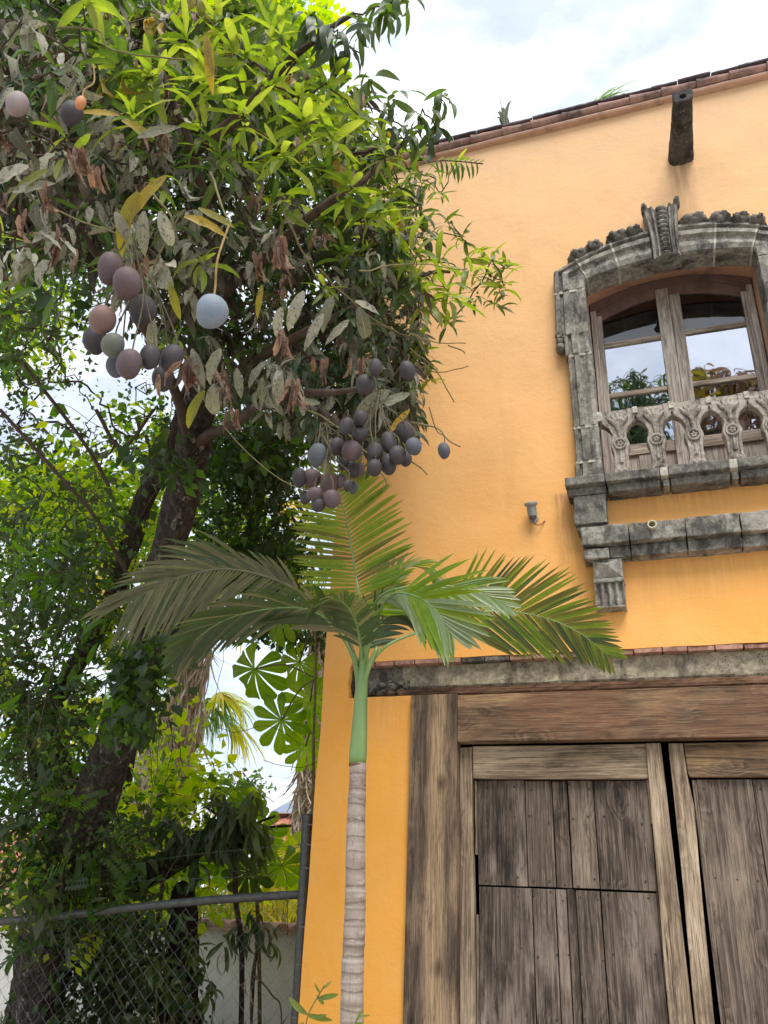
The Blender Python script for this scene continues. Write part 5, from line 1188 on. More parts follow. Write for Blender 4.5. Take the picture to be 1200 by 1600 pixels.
# ------------------------------------------------------------------ dark mango sapling
sap = thing('mango_sapling', 'slender mango sapling with drooping dark leaves rising behind the fence', 'tree', pt(380, 1640, 6.7) * [1, 1, 0])
g = G(); sp = [pt(383, 1640, 6.7) * [1, 1, 0], pt(378, 1500, 6.7), pt(368, 1400, 6.7), pt(370, 1320, 6.7), pt(364, 1262, 6.7)]; g.tube(smooth_path(sp, 5), [.022] * 14 + [.016] * 7, 8)
for e in [(320, 1260), (430, 1275), (300, 1300), (395, 1245), (455, 1290)]: g.tube(smooth_path([sp[3], (sp[3] + pt(*e, 6.6)) / 2 + [0, 0, .05], pt(*e, 6.6)], 4), .010, 6)
g.tube(smooth_path([pt(395, 1640, 6.7) * [1, 1, 0], pt(396, 1540, 6.7), pt(402, 1480, 6.7)], 4), .012, 6); g.build('trunk', MAT_BARK2, sap)
lv = Leaves()
for x_, y_, n, m_, l in [(360, 1262, 26, 2, .24), (335, 1275, 22, 2, .24), (385, 1275, 22, 2, .25), (320, 1290, 14, 2, .22), (355, 1300, 16, 2, .24), (398, 1288, 16, 1, .20), (405, 1305, 14, 1, .20), (395, 1240, 14, 1, .2), (345, 1240, 12, 2, .2), (290, 1300, 12, 2, .22), (270, 1275, 10, 2, .2),
                           (405, 1440, 12, 2, .18), (375, 1450, 10, 2, .18), (425, 1460, 8, 1, .17), (350, 1470, 8, 1, .17), (395, 1425, 8, 2, .16), (305, 1340, 10, 2, .22)]:
    lv.rosette(pt(x_, y_, 6.6 + random.uniform(-.2, .2)), norm(np.array([random.uniform(-.3, .3), -.3, .9])), n, l * 1.3, 'droopy', m_, (.5, 1.9), .8)
lv.build('foliage', MANGO, sap, single=110)
lo = thing('mango_seedling', 'low mango plant with hanging green leaves behind the mesh at the bottom', 'plant', pt(250, 1640, 6.6) * [1, 1, 0])
g = G(); lv = Leaves(); b = pt(250, 1640, 6.6) * [1, 1, 0]
for x_, y_, n in [(245, 1500, 18), (225, 1530, 12), (265, 1540, 14), (300, 1470, 8), (330, 1545, 8), (215, 1590, 10), (280, 1580, 8), (160, 1500, 8), (300, 1490, 8)]:
    e = pt(x_, y_, 6.5 + random.uniform(-.2, .2)); g.tube(smooth_path([b, (b + e) / 2 + [0, 0, .1], e], 4), .008, 5); lv.rosette(e, (random.uniform(-.3, .3), -.4, .8), n, .20, 'droopy', random.choice([1, 1, 2]), (.4, 1.7), .6)
g.build('stem', MAT_TWIG_G, lo); lv.build('foliage', MANGO, lo, single=60)
br = thing('bare_shoot', 'thin purple brown shoot with one dead leaf near the fence post', 'plant', pt(410, 1640, 6.4) * [1, 1, 0])
g = G(); g.tube(smooth_path([pt(408, 1640, 6.4) * [1, 1, 0], pt(392, 1560, 6.4), pt(400, 1485, 6.4)], 5), .009, 6); g.tube(smooth_path([pt(440, 1640, 6.2) * [1, 1, 0], pt(440, 1590, 6.2), pt(425, 1555, 6.2), pt(405, 1530, 6.2)], 5), .006, 6); g.build('stem', MAT_TWIG, br)
lv = Leaves(); 
for x_, y_, d in [(404, 1532, (-1, 0, .6)), (392, 1548, (.2, 0, -1)), (384, 1530, (0, 0, -1))]: lv.add('dead', frames(np.array([pt(x_, y_, 6.2)]), np.array([d], float), np.array([[0, -1, .4]]), np.array([.13])), 4)
lv.build('leaves', MANGO, br, single=3)

# ------------------------------------------------------------------ the mango tree
mt = thing('mango_tree', 'big mango tree heavy with purple mangoes, its crown hanging over from the left', 'tree', pt(60, 1640, 6.5) * [1, 1, 0])
g = G(); mb = pt(40, 1680, 6.5) * [1, 1, 0]
T = [mb - [0, 0, .1], pt(60, 1560, 6.5), pt(85, 1400, 6.4), pt(150, 1240, 6.2), pt(205, 1090, 6.0), pt(240, 960, 5.9), pt(272, 820, 5.8), pt(300, 700, 5.6), pt(315, 600, 5.3), pt(330, 480, 5.0)]
trunk_tube(g, T, [.21, .185, .17, .16, .14, .13, .12, .12, .105, .08], sides=28, n=9)
g.build('trunk', MAT_BARK, mt)
g = G(); fork = T[-1]
limbs = [[T[7], pt(250, 560, 4.9), pt(180, 430, 4.2), pt(90, 330, 3.8), pt(0, 250, 3.6)], [fork, pt(330, 360, 4.6), pt(300, 240, 4.3), pt(260, 120, 4.3), pt(250, 0, 4.4)],
         [fork, pt(420, 400, 4.7), pt(500, 330, 4.6), pt(580, 270, 4.7), pt(650, 200, 5.0)], [T[8], pt(430, 540, 4.8), pt(520, 500, 4.6), pt(600, 440, 5.0), pt(700, 430, 5.5)],
         [T[7], pt(400, 640, 4.8), pt(500, 610, 4.2), pt(560, 600, 4.0)], [pt(300, 240, 4.3), pt(400, 160, 4.2), pt(470, 80, 4.2), pt(560, 20, 4.2)]]
roots = []
for L_ in limbs:
    P_ = wob(smooth_path(L_, 5), .06, 2.5); R_ = np.linspace(.036, .011, len(P_)); g.tube(P_, list(R_), 8, 0); roots += P_[::3]
# crown points -----------------------------------------------------
def Dof(px, lo=0, hi=1.6): return 2.75 + max(0, px) / 700 * 2.6 + random.uniform(lo, hi)
def safe(p): return not (p[0] > -2.7 and p[1] > 5.15) and p[2] > .2
lv = Leaves(); tw = []
def ros(px, py, D, n, ln, m, axis=(0, -.3, .9), kind='mango', spread=(.4, 1.6), droop=.35):
    p = pt(px, py, D)
    if not safe(p): p = pt(px, py, D * 5.0 / max(p[1], 5.0))
    ax = np.array(axis, float) + rng.normal(0, .18, 3); lv.rosette(p, ax, n, ln, kind, m, spread, droop); tw.append(p); return p
TOC = (.1, -.75, .65)
# bright rosettes one can pick out
for a in [(478, 190, 4.0, 15, .24), (520, 215, 4.1, 12, .22), (440, 235, 3.9, 12, .22), (585, 320, 4.4, 14, .22), (545, 290, 4.3, 14, .22), (615, 355, 4.7, 16, .22), (640, 390, 4.9, 14, .22), (610, 300, 4.6, 14, .2),
          (700, 455, 5.2, 16, .24), (665, 470, 5.1, 12, .22), (730, 420, 5.6, 12, .20), (770, 405, 5.9, 12, .20), (785, 440, 6.0, 10, .20), (690, 410, 5.4, 12, .20), (650, 430, 5.1, 12, .2),
          (600, 240, 4.6, 12, .2), (560, 180, 4.3, 12, .2), (510, 130, 4.2, 12, .2), (420, 130, 4.0, 12, .2), (380, 180, 3.8, 12, .2), (330, 120, 3.8, 12, .2), (240, 120, 3.6, 12, .2), (200, 180, 3.4, 10, .2), (290, 60, 3.9, 12, .2), (350, 30, 4.0, 12, .2), (430, 50, 4.1, 12, .2), (380, 80, 4.0, 12, .2), (460, 150, 4.1, 12, .2)]:
    ros(a[0], a[1], a[2], a[3], a[4], 0, TOC)
for a in [(690, 150, 5.0, 12, .20, 1), (660, 170, 4.9, 10, .2, 1), (640, 205, 4.8, 12, .2, 1), (615, 190, 4.7, 10, .2, 2), (680, 200, 5.0, 8, .2, 2), (560, 30, 4.2, 12, .22, 1), (520, 45, 4.1, 10, .24, 2), (600, 10, 4.3, 12, .22, 1), (490, 20, 4.1, 8, .22, 2), (535, 60, 4.2, 8, .22, 2), (625, 0, 4.4, 8, .22, 1), (575, 120, 4.4, 8, .2, 1), (610, 150, 4.6, 8, .2, 1)]:
    ros(a[0], a[1], a[2], a[3], a[4], a[5], (0, -.2, .5), droop=.9, kind='droopy')
for a in [(715, 250, 6.0), (690, 300, 6.0), (700, 345, 5.9), (720, 370, 5.9), (745, 390, 6.0), (672, 275, 5.8), (660, 250, 5.6), (655, 320, 5.4), (780, 470, 6.1), (740, 455, 5.9), (765, 430, 6.1), (640, 270, 5.2), (790, 415, 6.1), (665, 560, 5.6), (672, 590, 5.6), (700, 500, 5.9)]:
    ros(a[0], a[1], a[2], 9, .15, random.choice([0, 1, 1]), TOC)
GREEN = [(110, -20), (420, -20), (440, 90), (590, 160), (650, 240), (670, 340), (650, 480), (560, 420), (430, 330), (300, 250), (180, 170)]
MIXED = [(-20, 20), (110, 20), (190, 170), (300, 230), (450, 300), (610, 400), (665, 500), (650, 600), (640, 670), (540, 690), (450, 660), (380, 640), (310, 600), (260, 545), (140, 400), (-20, 400)]
ALL = GREEN[:8] + [(655, 520), (650, 600), (640, 660), (540, 680), (450, 650), (380, 630), (310, 590), (250, 520), (170, 400), (-20, 390), (-20, -20)]
for x_, y_ in [q for q in inpoly(GREEN, 110) if not (q[1] < 110 and q[0] > 250 and random.random() < .6)]: ros(x_, y_, Dof(x_), random.randint(7, 12), random.uniform(.17, .23), random.choice([0, 0, 0, 1, 1, 1, 2]), random.choice([TOC, (0, -.2, .9)]))
for x_, y_ in inpoly(GREEN, 70): ros(x_, y_, Dof(x_, .6, 2.0), random.randint(8, 12), random.uniform(.17, .22), random.choice([1, 2, 2]), (0, -.2, .9))
dk = Leaves(); DKP = []
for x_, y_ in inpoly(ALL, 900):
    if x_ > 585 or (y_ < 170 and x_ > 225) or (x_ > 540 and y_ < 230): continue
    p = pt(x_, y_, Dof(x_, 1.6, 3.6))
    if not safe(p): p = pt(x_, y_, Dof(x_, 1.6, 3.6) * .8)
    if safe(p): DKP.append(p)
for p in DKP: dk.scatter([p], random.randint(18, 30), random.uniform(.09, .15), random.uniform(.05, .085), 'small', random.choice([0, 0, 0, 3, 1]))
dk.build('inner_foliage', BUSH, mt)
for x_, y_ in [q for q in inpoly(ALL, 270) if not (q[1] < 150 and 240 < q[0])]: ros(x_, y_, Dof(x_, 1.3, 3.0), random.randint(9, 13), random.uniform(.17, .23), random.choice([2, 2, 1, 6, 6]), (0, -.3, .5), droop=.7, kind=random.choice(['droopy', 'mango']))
for x_, y_ in inpoly(MIXED, 90): ros(x_, y_, Dof(x_, .8, 2.2), random.randint(10, 14), random.uniform(.14, .2), random.choice([6, 6, 2]), (0, -.3, .2), droop=1.0, kind=random.choice(['droopy', 'dead', 'grey']))
for x_, y_ in inpoly(MIXED, 150): ros(x_, y_, Dof(x_, .2, 1.7), random.randint(6, 10), random.uniform(.15, .21), random.choice([2, 2, 1, 6, 3, 6]), (0, -.3, .4), droop=.8, kind='droopy')
for x_, y_ in inpoly(MIXED, 95): ros(x_, y_, Dof(x_, -.1, 1.1), random.randint(4, 8), random.uniform(.12, .19), 3, (0, -.3, .2), droop=1.1, kind='grey')
for x_, y_ in inpoly(MIXED, 80): ros(x_, y_, Dof(x_, .0, 1.2), random.randint(4, 9), random.uniform(.09, .15), random.choice([4, 6, 6, 3]), (0, -.2, -.2), droop=1.6, kind='dead', spread=(.3, 1.0))
for x_, y_ in inpoly(MIXED, 34): ros(x_, y_, Dof(x_, -.1, .9), random.randint(5, 9), random.uniform(.14, .2), random.choice([0, 1, 1]), TOC, droop=.6)
for x_, y_ in inpoly(GREEN, 34): ros(x_, y_, Dof(x_, .0, 1.0), random.randint(4, 7), random.uniform(.14, .2), random.choice([3, 3, 5]), (0, -.2, .1), droop=1.1, kind='grey')
for x_, y_ in inpoly([(560, 330), (650, 400), (665, 520), (640, 640), (560, 600), (520, 420)], 60): ros(x_, y_, Dof(x_, -.6, .5), random.randint(7, 11), random.uniform(.13, .19), random.choice([2, 2, 6, 1, 3]), (0, -.3, .4), droop=.8, kind='droopy')
for x_, y_ in inpoly(GREEN, 40): ros(x_, y_, Dof(x_, .0, 1.0), random.randint(3, 6), random.uniform(.12, .17), random.choice([3, 4, 5]), (0, -.2, .1), droop=1.2, kind='dead', spread=(.3, 1.1))
LOWER = [(440, 560), (640, 520), (655, 640), (625, 690), (520, 705), (455, 660)]
for x_, y_ in inpoly(LOWER, 90): ros(x_, y_, Dof(x_, -.3, .8), random.randint(6, 10), random.uniform(.14, .19), random.choice([2, 2, 6, 3]), (0, -.3, .2), droop=.9, kind='droopy')
# single leaves that stand out: (px, py, D, len, kind, mat, direction right/up/toward, up vector likewise)
def lf1(px, py, D, ln, kind, m, d, up=(0, .3, 1)):
    dd = RT * d[0] + UP * d[1] - FW * d[2]; uu = RT * up[0] + UP * up[1] - FW * up[2]; lv.add(kind, frames(np.array([pt(px, py, D)]), np.array([dd]), np.array([uu]), np.array([ln])), m)
for a in [(215, 215, 2.7, .15, 'grey0', 3, (1, .35, .1)), (260, 275, 2.7, .26, 'mango1', 5, (-.8, -.7, .1)), (215, 300, 2.7, .24, 'mango2', 5, (-.5, -.9, .1)), (185, 180, 2.8, .14, 'mango0', 5, (-1, .1, .2)), (190, 188, 2.8, .13, 'mango1', 5, (1, -.4, .2)),
          (320, 55, 3.0, .15, 'mango0', 5, (.2, -1, .1)), (325, 60, 3.0, .2, 'mango1', 5, (.05, -1, .1)), (45, 260, 2.6, .16, 'grey1', 3, (-.9, -.2, .1)), (75, 265, 2.6, .2, 'mango1', 5, (-.9, -.5, .1)), (20, 300, 2.6, .14, 'grey0', 3, (1, .3, .1)),
          (288, 338, 2.6, .16, 'mango2', 5, (1, -.25, .2)), (310, 325, 2.6, .14, 'mango0', 5, (1, -.5, .2)), (475, 455, 3.6, .20, 'grey1', 3, (-.5, -.9, .1)), (520, 462, 3.6, .19, 'grey2', 3, (-.4, -.9, .2)), (555, 470, 3.6, .13, 'grey1', 3, (.7, -.25, .1)), (505, 490, 3.6, .19, 'grey0', 3, (-.5, -.9, .1)),
          (440, 480, 3.5, .16, 'grey2', 3, (-.3, -1, .1)), (545, 500, 3.7, .16, 'grey0', 3, (-.6, -.6, .2)), (560, 480, 3.7, .2, 'grey3', 3, (.3, -.8, .1)), (610, 610, 3.9, .22, 'grey1', 3, (-1, -.45, .1)), (640, 615, 3.9, .20, 'grey0', 3, (-1, -.35, .1)), (640, 640, 4.0, .18, 'mango1', 5, (-.6, -.6, .1)),
          (410, 590, 3.4, .13, 'grey2', 3, (-.1, -1, .1)), (440, 585, 3.4, .14, 'grey1', 3, (-.2, -1, .1)), (500, 630, 3.5, .14, 'grey0', 3, (-1, .1, .1)), (345, 545, 2.8, .16, 'grey2', 3, (-.5, -.8, .1)), (300, 545, 2.7, .14, 'grey0', 3, (.3, -.9, .1)), (320, 610, 2.8, .17, 'mango2', 5, (-.6, -.8, .1)), (335, 600, 2.8, .16, 'grey3', 3, (-.2, -1, .1)),
          (370, 575, 3.0, .12, 'grey1', 3, (.1, -1, .1)), (410, 445, 3.2, .14, 'mango1', 5, (-.2, -.9, .1)), (225, 330, 2.7, .15, 'grey1', 3, (-.1, -1, .1)), (250, 330, 2.7, .14, 'grey3', 3, (.3, -.9, .2)), (180, 330, 2.7, .13, 'grey2', 3, (.4, -.8, .1)),
          (60, 450, 2.8, .14, 'mango1', 1, (-1, -.3, .2)), (90, 460, 2.8, .14, 'mango1', 1, (-.6, -.9, .1)), (20, 440, 2.8, .14, 'mango2', 1, (-1, -.4, .1)), (240, 500, 2.9, .16, 'grey2', 3, (-.2, -1, 0)), (265, 440, 2.9, .15, 'mango2', 5, (.2, -1, 0))]: lf1(*a)
# hanging bunches of curled brown leaves
for px, py, D, n, ln in [(437, 375, 3.1, 7, .15), (118, 228, 2.6, 6, .12), (455, 598, 3.3, 7, .14), (300, 560, 2.7, 8, .13), (365, 640, 3.0, 4, .10), (75, 290, 2.6, 3, .11), (260, 590, 2.6, 1, .13), (40, 330, 2.6, 2, .12), (440, 520, 3.3, 6, .12), (400, 400, 3.2, 3, .12), (225, 400, 2.8, 4, .12), (500, 560, 3.5, 6, .12), (345, 600, 2.9, 5, .10), (560, 560, 3.8, 5, .12), (150, 260, 2.7, 4, .11)]:
    for k in range(n): lf1(px + random.uniform(-12, 12), py + random.uniform(-8, 8), D, ln * random.uniform(.8, 1.15), 'dead%d' % random.randint(0, 3), 4, (random.uniform(-.25, .25), -1, random.uniform(-.1, .2)), (random.uniform(-.5, .5), 0, 1))
lf1(285, 565, 2.45, .12, 'dead1', 4, (-1, -.65, .1)); lf1(370, 640, 3.0, .09, 'dead2', 4, (-.3, -1, .1)); lf1(750, 262, 6, .001, 'mango0', 0, (1, 0, 0))
# feather sprig over the wall
for k in range(9):
    lf1(680 + k * 8, 252 + k * .6 - (k - 4) ** 2 * .2, 5.9, .105 + .012 * (4 - abs(k - 4)), 'mango%d' % (k % 3), 1, (.35, -1, .05), (.6, .2, 1)); lf1(684 + k * 8, 250 + k * .6, 5.9, .06, 'mango0', 0, (.9, .5, .1), (0, .3, 1))
g.tube(smooth_path([pt(640, 262, 5.7), pt(690, 251, 5.9), pt(755, 256, 5.9)], 4), .005, 5)
grow(g, roots, tw, .003, .0011, .07, 0, 5, far=1.6)
g.build('branches', MAT_TWIG, mt, smooth=True)
g = G()
for a in [[(640, 520, 4.4), (680, 535, 4.7), (730, 536, 5.0)], [(700, 540, 4.8), (722, 548, 4.9), (726, 553, 4.9)], [(650, 570, 4.6), (690, 582, 4.9), (730, 572, 5.0)], [(560, 500, 4.0), (640, 525, 4.4)], [(640, 660, 3.9), (680, 668, 3.9), (700, 690, 3.8), (718, 699, 3.8)], [(620, 700, 3.7), (650, 725, 3.8), (668, 742, 3.8)], [(455, 625, 4), (560, 690, 4), (600, 745, 4.0), (598, 770, 4.0)],
          [(90, 45, 3), (150, 45, 3), (180, 80, 3), (290, 90, 3.1)], [(45, 250, 2.9), (60, 300, 2.9), (110, 340, 2.9), (190, 370, 2.9), (220, 400, 2.9)], [(330, 270, 3), (350, 330, 2.7), (362, 355, 2.6)], [(445, 330, 3.1), (470, 390, 3.2), (500, 440, 3.4)], [(500, 420, 3.6), (560, 480, 3.8), (620, 520, 4.2)], [(240, 300, 2.9), (270, 350, 2.9), (240, 420, 2.9)], [(640, 545, 4.5), (680, 575, 4.7), (708, 630, 4.8)], [(560, 425, 4), (640, 412, 4.6), (720, 420, 5.4)]]:
    g.tube(wob(smooth_path([pt(*q) for q in a], 5), .015, 9), [.0045] * 5 + [.0035] * (len(a) * 5 - 9), 5); g.build('bare_twig', MAT_TWIG_G if len(a) > 2 else MAT_TWIG, mt); g = G()
g = G(); g.tube(smooth_path([pt(300, 600, 3.6), pt(370, 690, 3.6), (pt(440, 750, 3.5)), pt(500, 768, 3.4), pt(548, 762, 3.4)], 5), .0022, 4); g.build('thin_vine', MAT_TWIG_G, mt)
lv.build('foliage', MANGO, mt, single=300)
# mangoes ----------------------------------------------------------
def mango_mesh(seed):
    v = []; U_, V_ = 24, 18; lean = random.uniform(.06, .16)
    for i in range(V_ + 1):
        th = math.pi * i / V_
        for k in range(U_):
            ph = 2 * math.pi * k / U_; r = math.sin(th) * (1 + .07 * math.cos(th)) * (1 + .08 * mnoise.noise(Vector((math.cos(ph) * .8, math.sin(ph) * .8, th * .8 + seed * 3))))
            v.append((r * math.cos(ph) + lean * math.sin(th * 1.2 + .3) * (1 - math.cos(th)) * .5, r * math.sin(ph) * .92, math.cos(th) - .05 * math.exp(-(th / .35) ** 2)))
    f = [(i * U_ + k, (i + 1) * U_ + k, (i + 1) * U_ + (k + 1) % U_, i * U_ + (k + 1) % U_) for i in range(V_) for k in range(U_)]; return v, f
MM = {}
fruit = [(172, 420, 42, 52, 2.70, 'plum'), (198, 443, 44, 52, 2.62, 'plum'), (222, 485, 42, 50, 2.75, 'dark'), (160, 500, 44, 44, 2.62, 'rose'), (148, 533, 36, 46, 2.74, 'dark'), (177, 540, 38, 38, 2.60, 'green'), (202, 569, 40, 48, 2.55, 'plum'), (184, 570, 34, 46, 2.68, 'slate'), (234, 558, 34, 42, 2.62, 'dark'), (268, 560, 36, 48, 2.68, 'dark'), (255, 592, 34, 40, 2.76, 'dark'),
         (330, 487, 50, 54, 2.35, 'blue'), (27, 163, 35, 42, 2.7, 'pale'), (112, 178, 34, 42, 2.75, 'dark'), (126, 161, 17, 24, 2.62, 'orange')]
for x_, y_, rx, ry, m_ in [(520, 603, 40, 40, 'dark'), (563, 530, 30, 36, 'dark'), (500, 745, 28, 34, 'dark'), (498, 817, 30, 37, 'dark'), (463, 885, 40, 42, 'plum'), (430, 940, 24, 26, 'dark'), (471, 966, 32, 31, 'dark'), (315, 903, 37, 48, 'slate'), (238, 1000, 30, 40, 'dark'), (293, 1003, 40, 38, 'plum'), (367, 1025, 41, 42, 'plum'), (415, 1015, 22, 32, 'plum'), (445, 1033, 18, 24, 'dark'), (470, 1042, 20, 27, 'slate'), (305, 1070, 33, 29, 'plum'), (377, 1090, 37, 37, 'plum'), (318, 1115, 30, 29, 'dark'), (265, 1085, 22, 28, 'dark'), (690, 805, 37, 45, 'dark'), (727, 866, 33, 37, 'slate'), (658, 903, 36, 39, 'dark'), (560, 890, 34, 41, 'dark'), (617, 943, 36, 44, 'dark'), (560, 957, 32, 35, 'dark'), (690, 920, 26, 31, 'dark'), (620, 850, 34, 48, 'dark'), (500, 965, 18, 27, 'plum'), (855, 884, 25, 33, 'slate'), (700, 545, 34, 42, 'dark'), (440, 780, 30, 38, 'dark'), (400, 865, 28, 36, 'dark')]:
    fruit.append((380 + x_ / 2.727, 380 + y_ / 2.727, rx * 2.14 / 2.727, ry * 2.14 / 2.727, random.uniform(3.25, 3.45), m_))
LB = {'blue': 'single pale blue grey mango on a long ochre stalk', 'orange': 'small orange mango', 'pale': 'pale lilac mango at the far left', 'rose': 'rosy mango in the left cluster'}
stalk = {}
for i, (x_, y_, wx, hy, D, m_) in enumerate(fruit):
    c = pt(x_, y_, D)
    if m_ == 'slate' and x_ > 680: D = 3.75; c = pt(x_, y_, D)
    key = (m_, i % 3)
    if key not in MM:
        v, f = mango_mesh(i); me = bpy.data.meshes.new('mango'); me.from_pydata(v, [], f); me.polygons.foreach_set('use_smooth', [True] * len(f)); me.materials.append(SKIN[m_]); MM[key] = me
    o = bpy.data.objects.new('mango', MM[key]); COL.objects.link(o); o.parent = mt; o.location = Vector(c) - world_loc(mt)
    rx, rz = wx / 2 * D / FPX, hy / 2 * D / FPX * 1.06; o.scale = (rx, rx, rz); o.rotation_euler = (random.uniform(-.25, .25), random.uniform(-.25, .25), random.uniform(0, 6))
    if m_ in LB: o['label'] = LB[m_]
    grp = 0 if x_ < 300 and y_ > 300 else (1 if y_ > 600 and x_ < 548 else (2 if y_ > 560 and x_ < 690 else 3)); topp = c + np.array([0, 0, rz * .96])
    hub = {0: pt(215, 370, 2.8), 1: pt(505, 670, 3.5), 2: pt(590, 610, 3.6)}.get(grp)
    if m_ == 'blue': hub = pt(352, 355, 2.5)
    elif m_ == 'pale': hub = pt(36, 100, 2.8)
    elif grp == 3: hub = pt(x_ + (-25 if x_ > 600 else 5), y_ - 60, D + .1)
    hub = hub + rng.normal(0, .02, 3); mid = (topp + hub) / 2 + rng.normal(0, .015, 3); g = G(); g.tube(smooth_path([topp - [0, 0, .01], topp + [0, 0, .04], mid, hub], 4), [.0030] * 2 + [(.0026 if m_ != 'blue' else .0034)] * 11, 6)
    g.build('fruit_stalk', MAT_STEM_Y if m_ in ('blue', 'orange') else MAT_STEM_G, mt)

# ------------------------------------------------------------------ foreground palm
YP = 4.2
pb = at(550, 1600, YP); palm = thing('crownshaft_palm', 'slim ringed palm with green crownshaft standing in front of the orange wall', 'palm tree', (pb[0] + .02, YP, 0))
def palmtrunk():
    m = M('ringed_palm_trunk', .9, .2); p = m.pos(); x, y, z = sep(m, p)
    zz = m.math('ADD', z, m.math('MULTIPLY', m.noise(p, 6, 3), .05))
    ring = m.math('FRACT', m.math('MULTIPLY', zz, 13.0)); big = m.noise(m.map(p, (1, 1, 5)), 3.2, 4)
    c = m.ramp(big, [(.3, (.20, .155, .125)), (.5, (.33, .27, .225)), (.7, (.43, .37, .32))])
    c = m.mix(m.ramp(ring, [(0, .85), (.07, .0), (.85, 0.0), (1, .5)]), c, (.09, .065, .05))
    c = m.mix(m.ramp(m.noise(m.map(p, (1, 1, .25)), 70, 5, .7), [(.5, 0.0), (.7, .5)]), c, (.14, .105, .085)); c = m.mix(m.ramp(m.noise(m.map(p, (1, 1, 3)), 11, 6, .7), [(.56, 0.0), (.64, .6)]), c, (.52, .47, .41))
    m.col(c); b = m.bump(ring, .5, .008); m.bump(m.noise(m.map(p, (1, 1, .3)), 90, 5), .5, .003, b); return m.mat
def shaftmat():
    m = M('green_crownshaft', .35, .5); p = m.pos(); c = m.ramp(m.noise(m.map(p, (1, 1, .15)), 14, 5, .6), [(.3, (.11, .19, .055)), (.5, (.17, .28, .09)), (.75, (.24, .36, .14))]); c = m.mix(m.ramp(m.noise(p, 30, 5), [(.62, 0.0), (.7, .3)]), c, (.3, .3, .18)); m.col(c); return m.mat
SHAFT = shaftmat()
base = np.array([pb[0] + .02, YP, 0.0]); z_r = [at(547, y_, YP) for y_ in (1600, 1500, 1400, 1300, 1200)]
cx_ = lambda z: np.interp(z, [0, 1.08, 1.5, 1.9, 2.24, 2.73], [at(552, 1600, YP)[0], at(550, 1600, YP)[0], at(553, 1450, YP)[0], at(556, 1320, YP)[0], at(558.5, 1195, YP)[0], at(567, 1035, YP)[0]])
rw = lambda z: np.interp(z, [0, 1.0, 1.6, 2.0, 2.25], [.062, .056, .052, .048, .043])
g = G(); zs = np.linspace(-.05, 2.262, 190); P_ = [(cx_(z) + .004 * math.sin(z * 9), YP + .003 * math.sin(z * 7), z) for z in zs]
R_ = [rw(z) * (1 + (.05 if (z * 13 + .3 * math.sin(z * 3)) % 1 < .12 else 0) + .015 * math.sin(z * 40)) for z in zs]; g.tube(P_, R_, 24); g.build('trunk', palmtrunk(), palm)
g = G(); zc = np.linspace(2.255, 2.80, 16); P_ = [(cx_(z), YP, z) for z in zc]; R_ = np.interp(zc, [2.255, 2.30, 2.40, 2.6, 2.8], [.0445, .048, .044, .036, .031]); g.tube(P_, list(R_), 20); g.build('crownshaft', SHAFT, palm, smooth=True)
g = G(); g.tube([(cx_(2.246), YP, 2.244), (cx_(2.25), YP, 2.254), (cx_(2.26), YP, 2.264)], [.044, .0465, .044], 20); g.build('shaft_ring', simple('brown_scar', (.16, .09, .05), .9), palm)
crown = np.array([cx_(2.80), YP, 2.80])
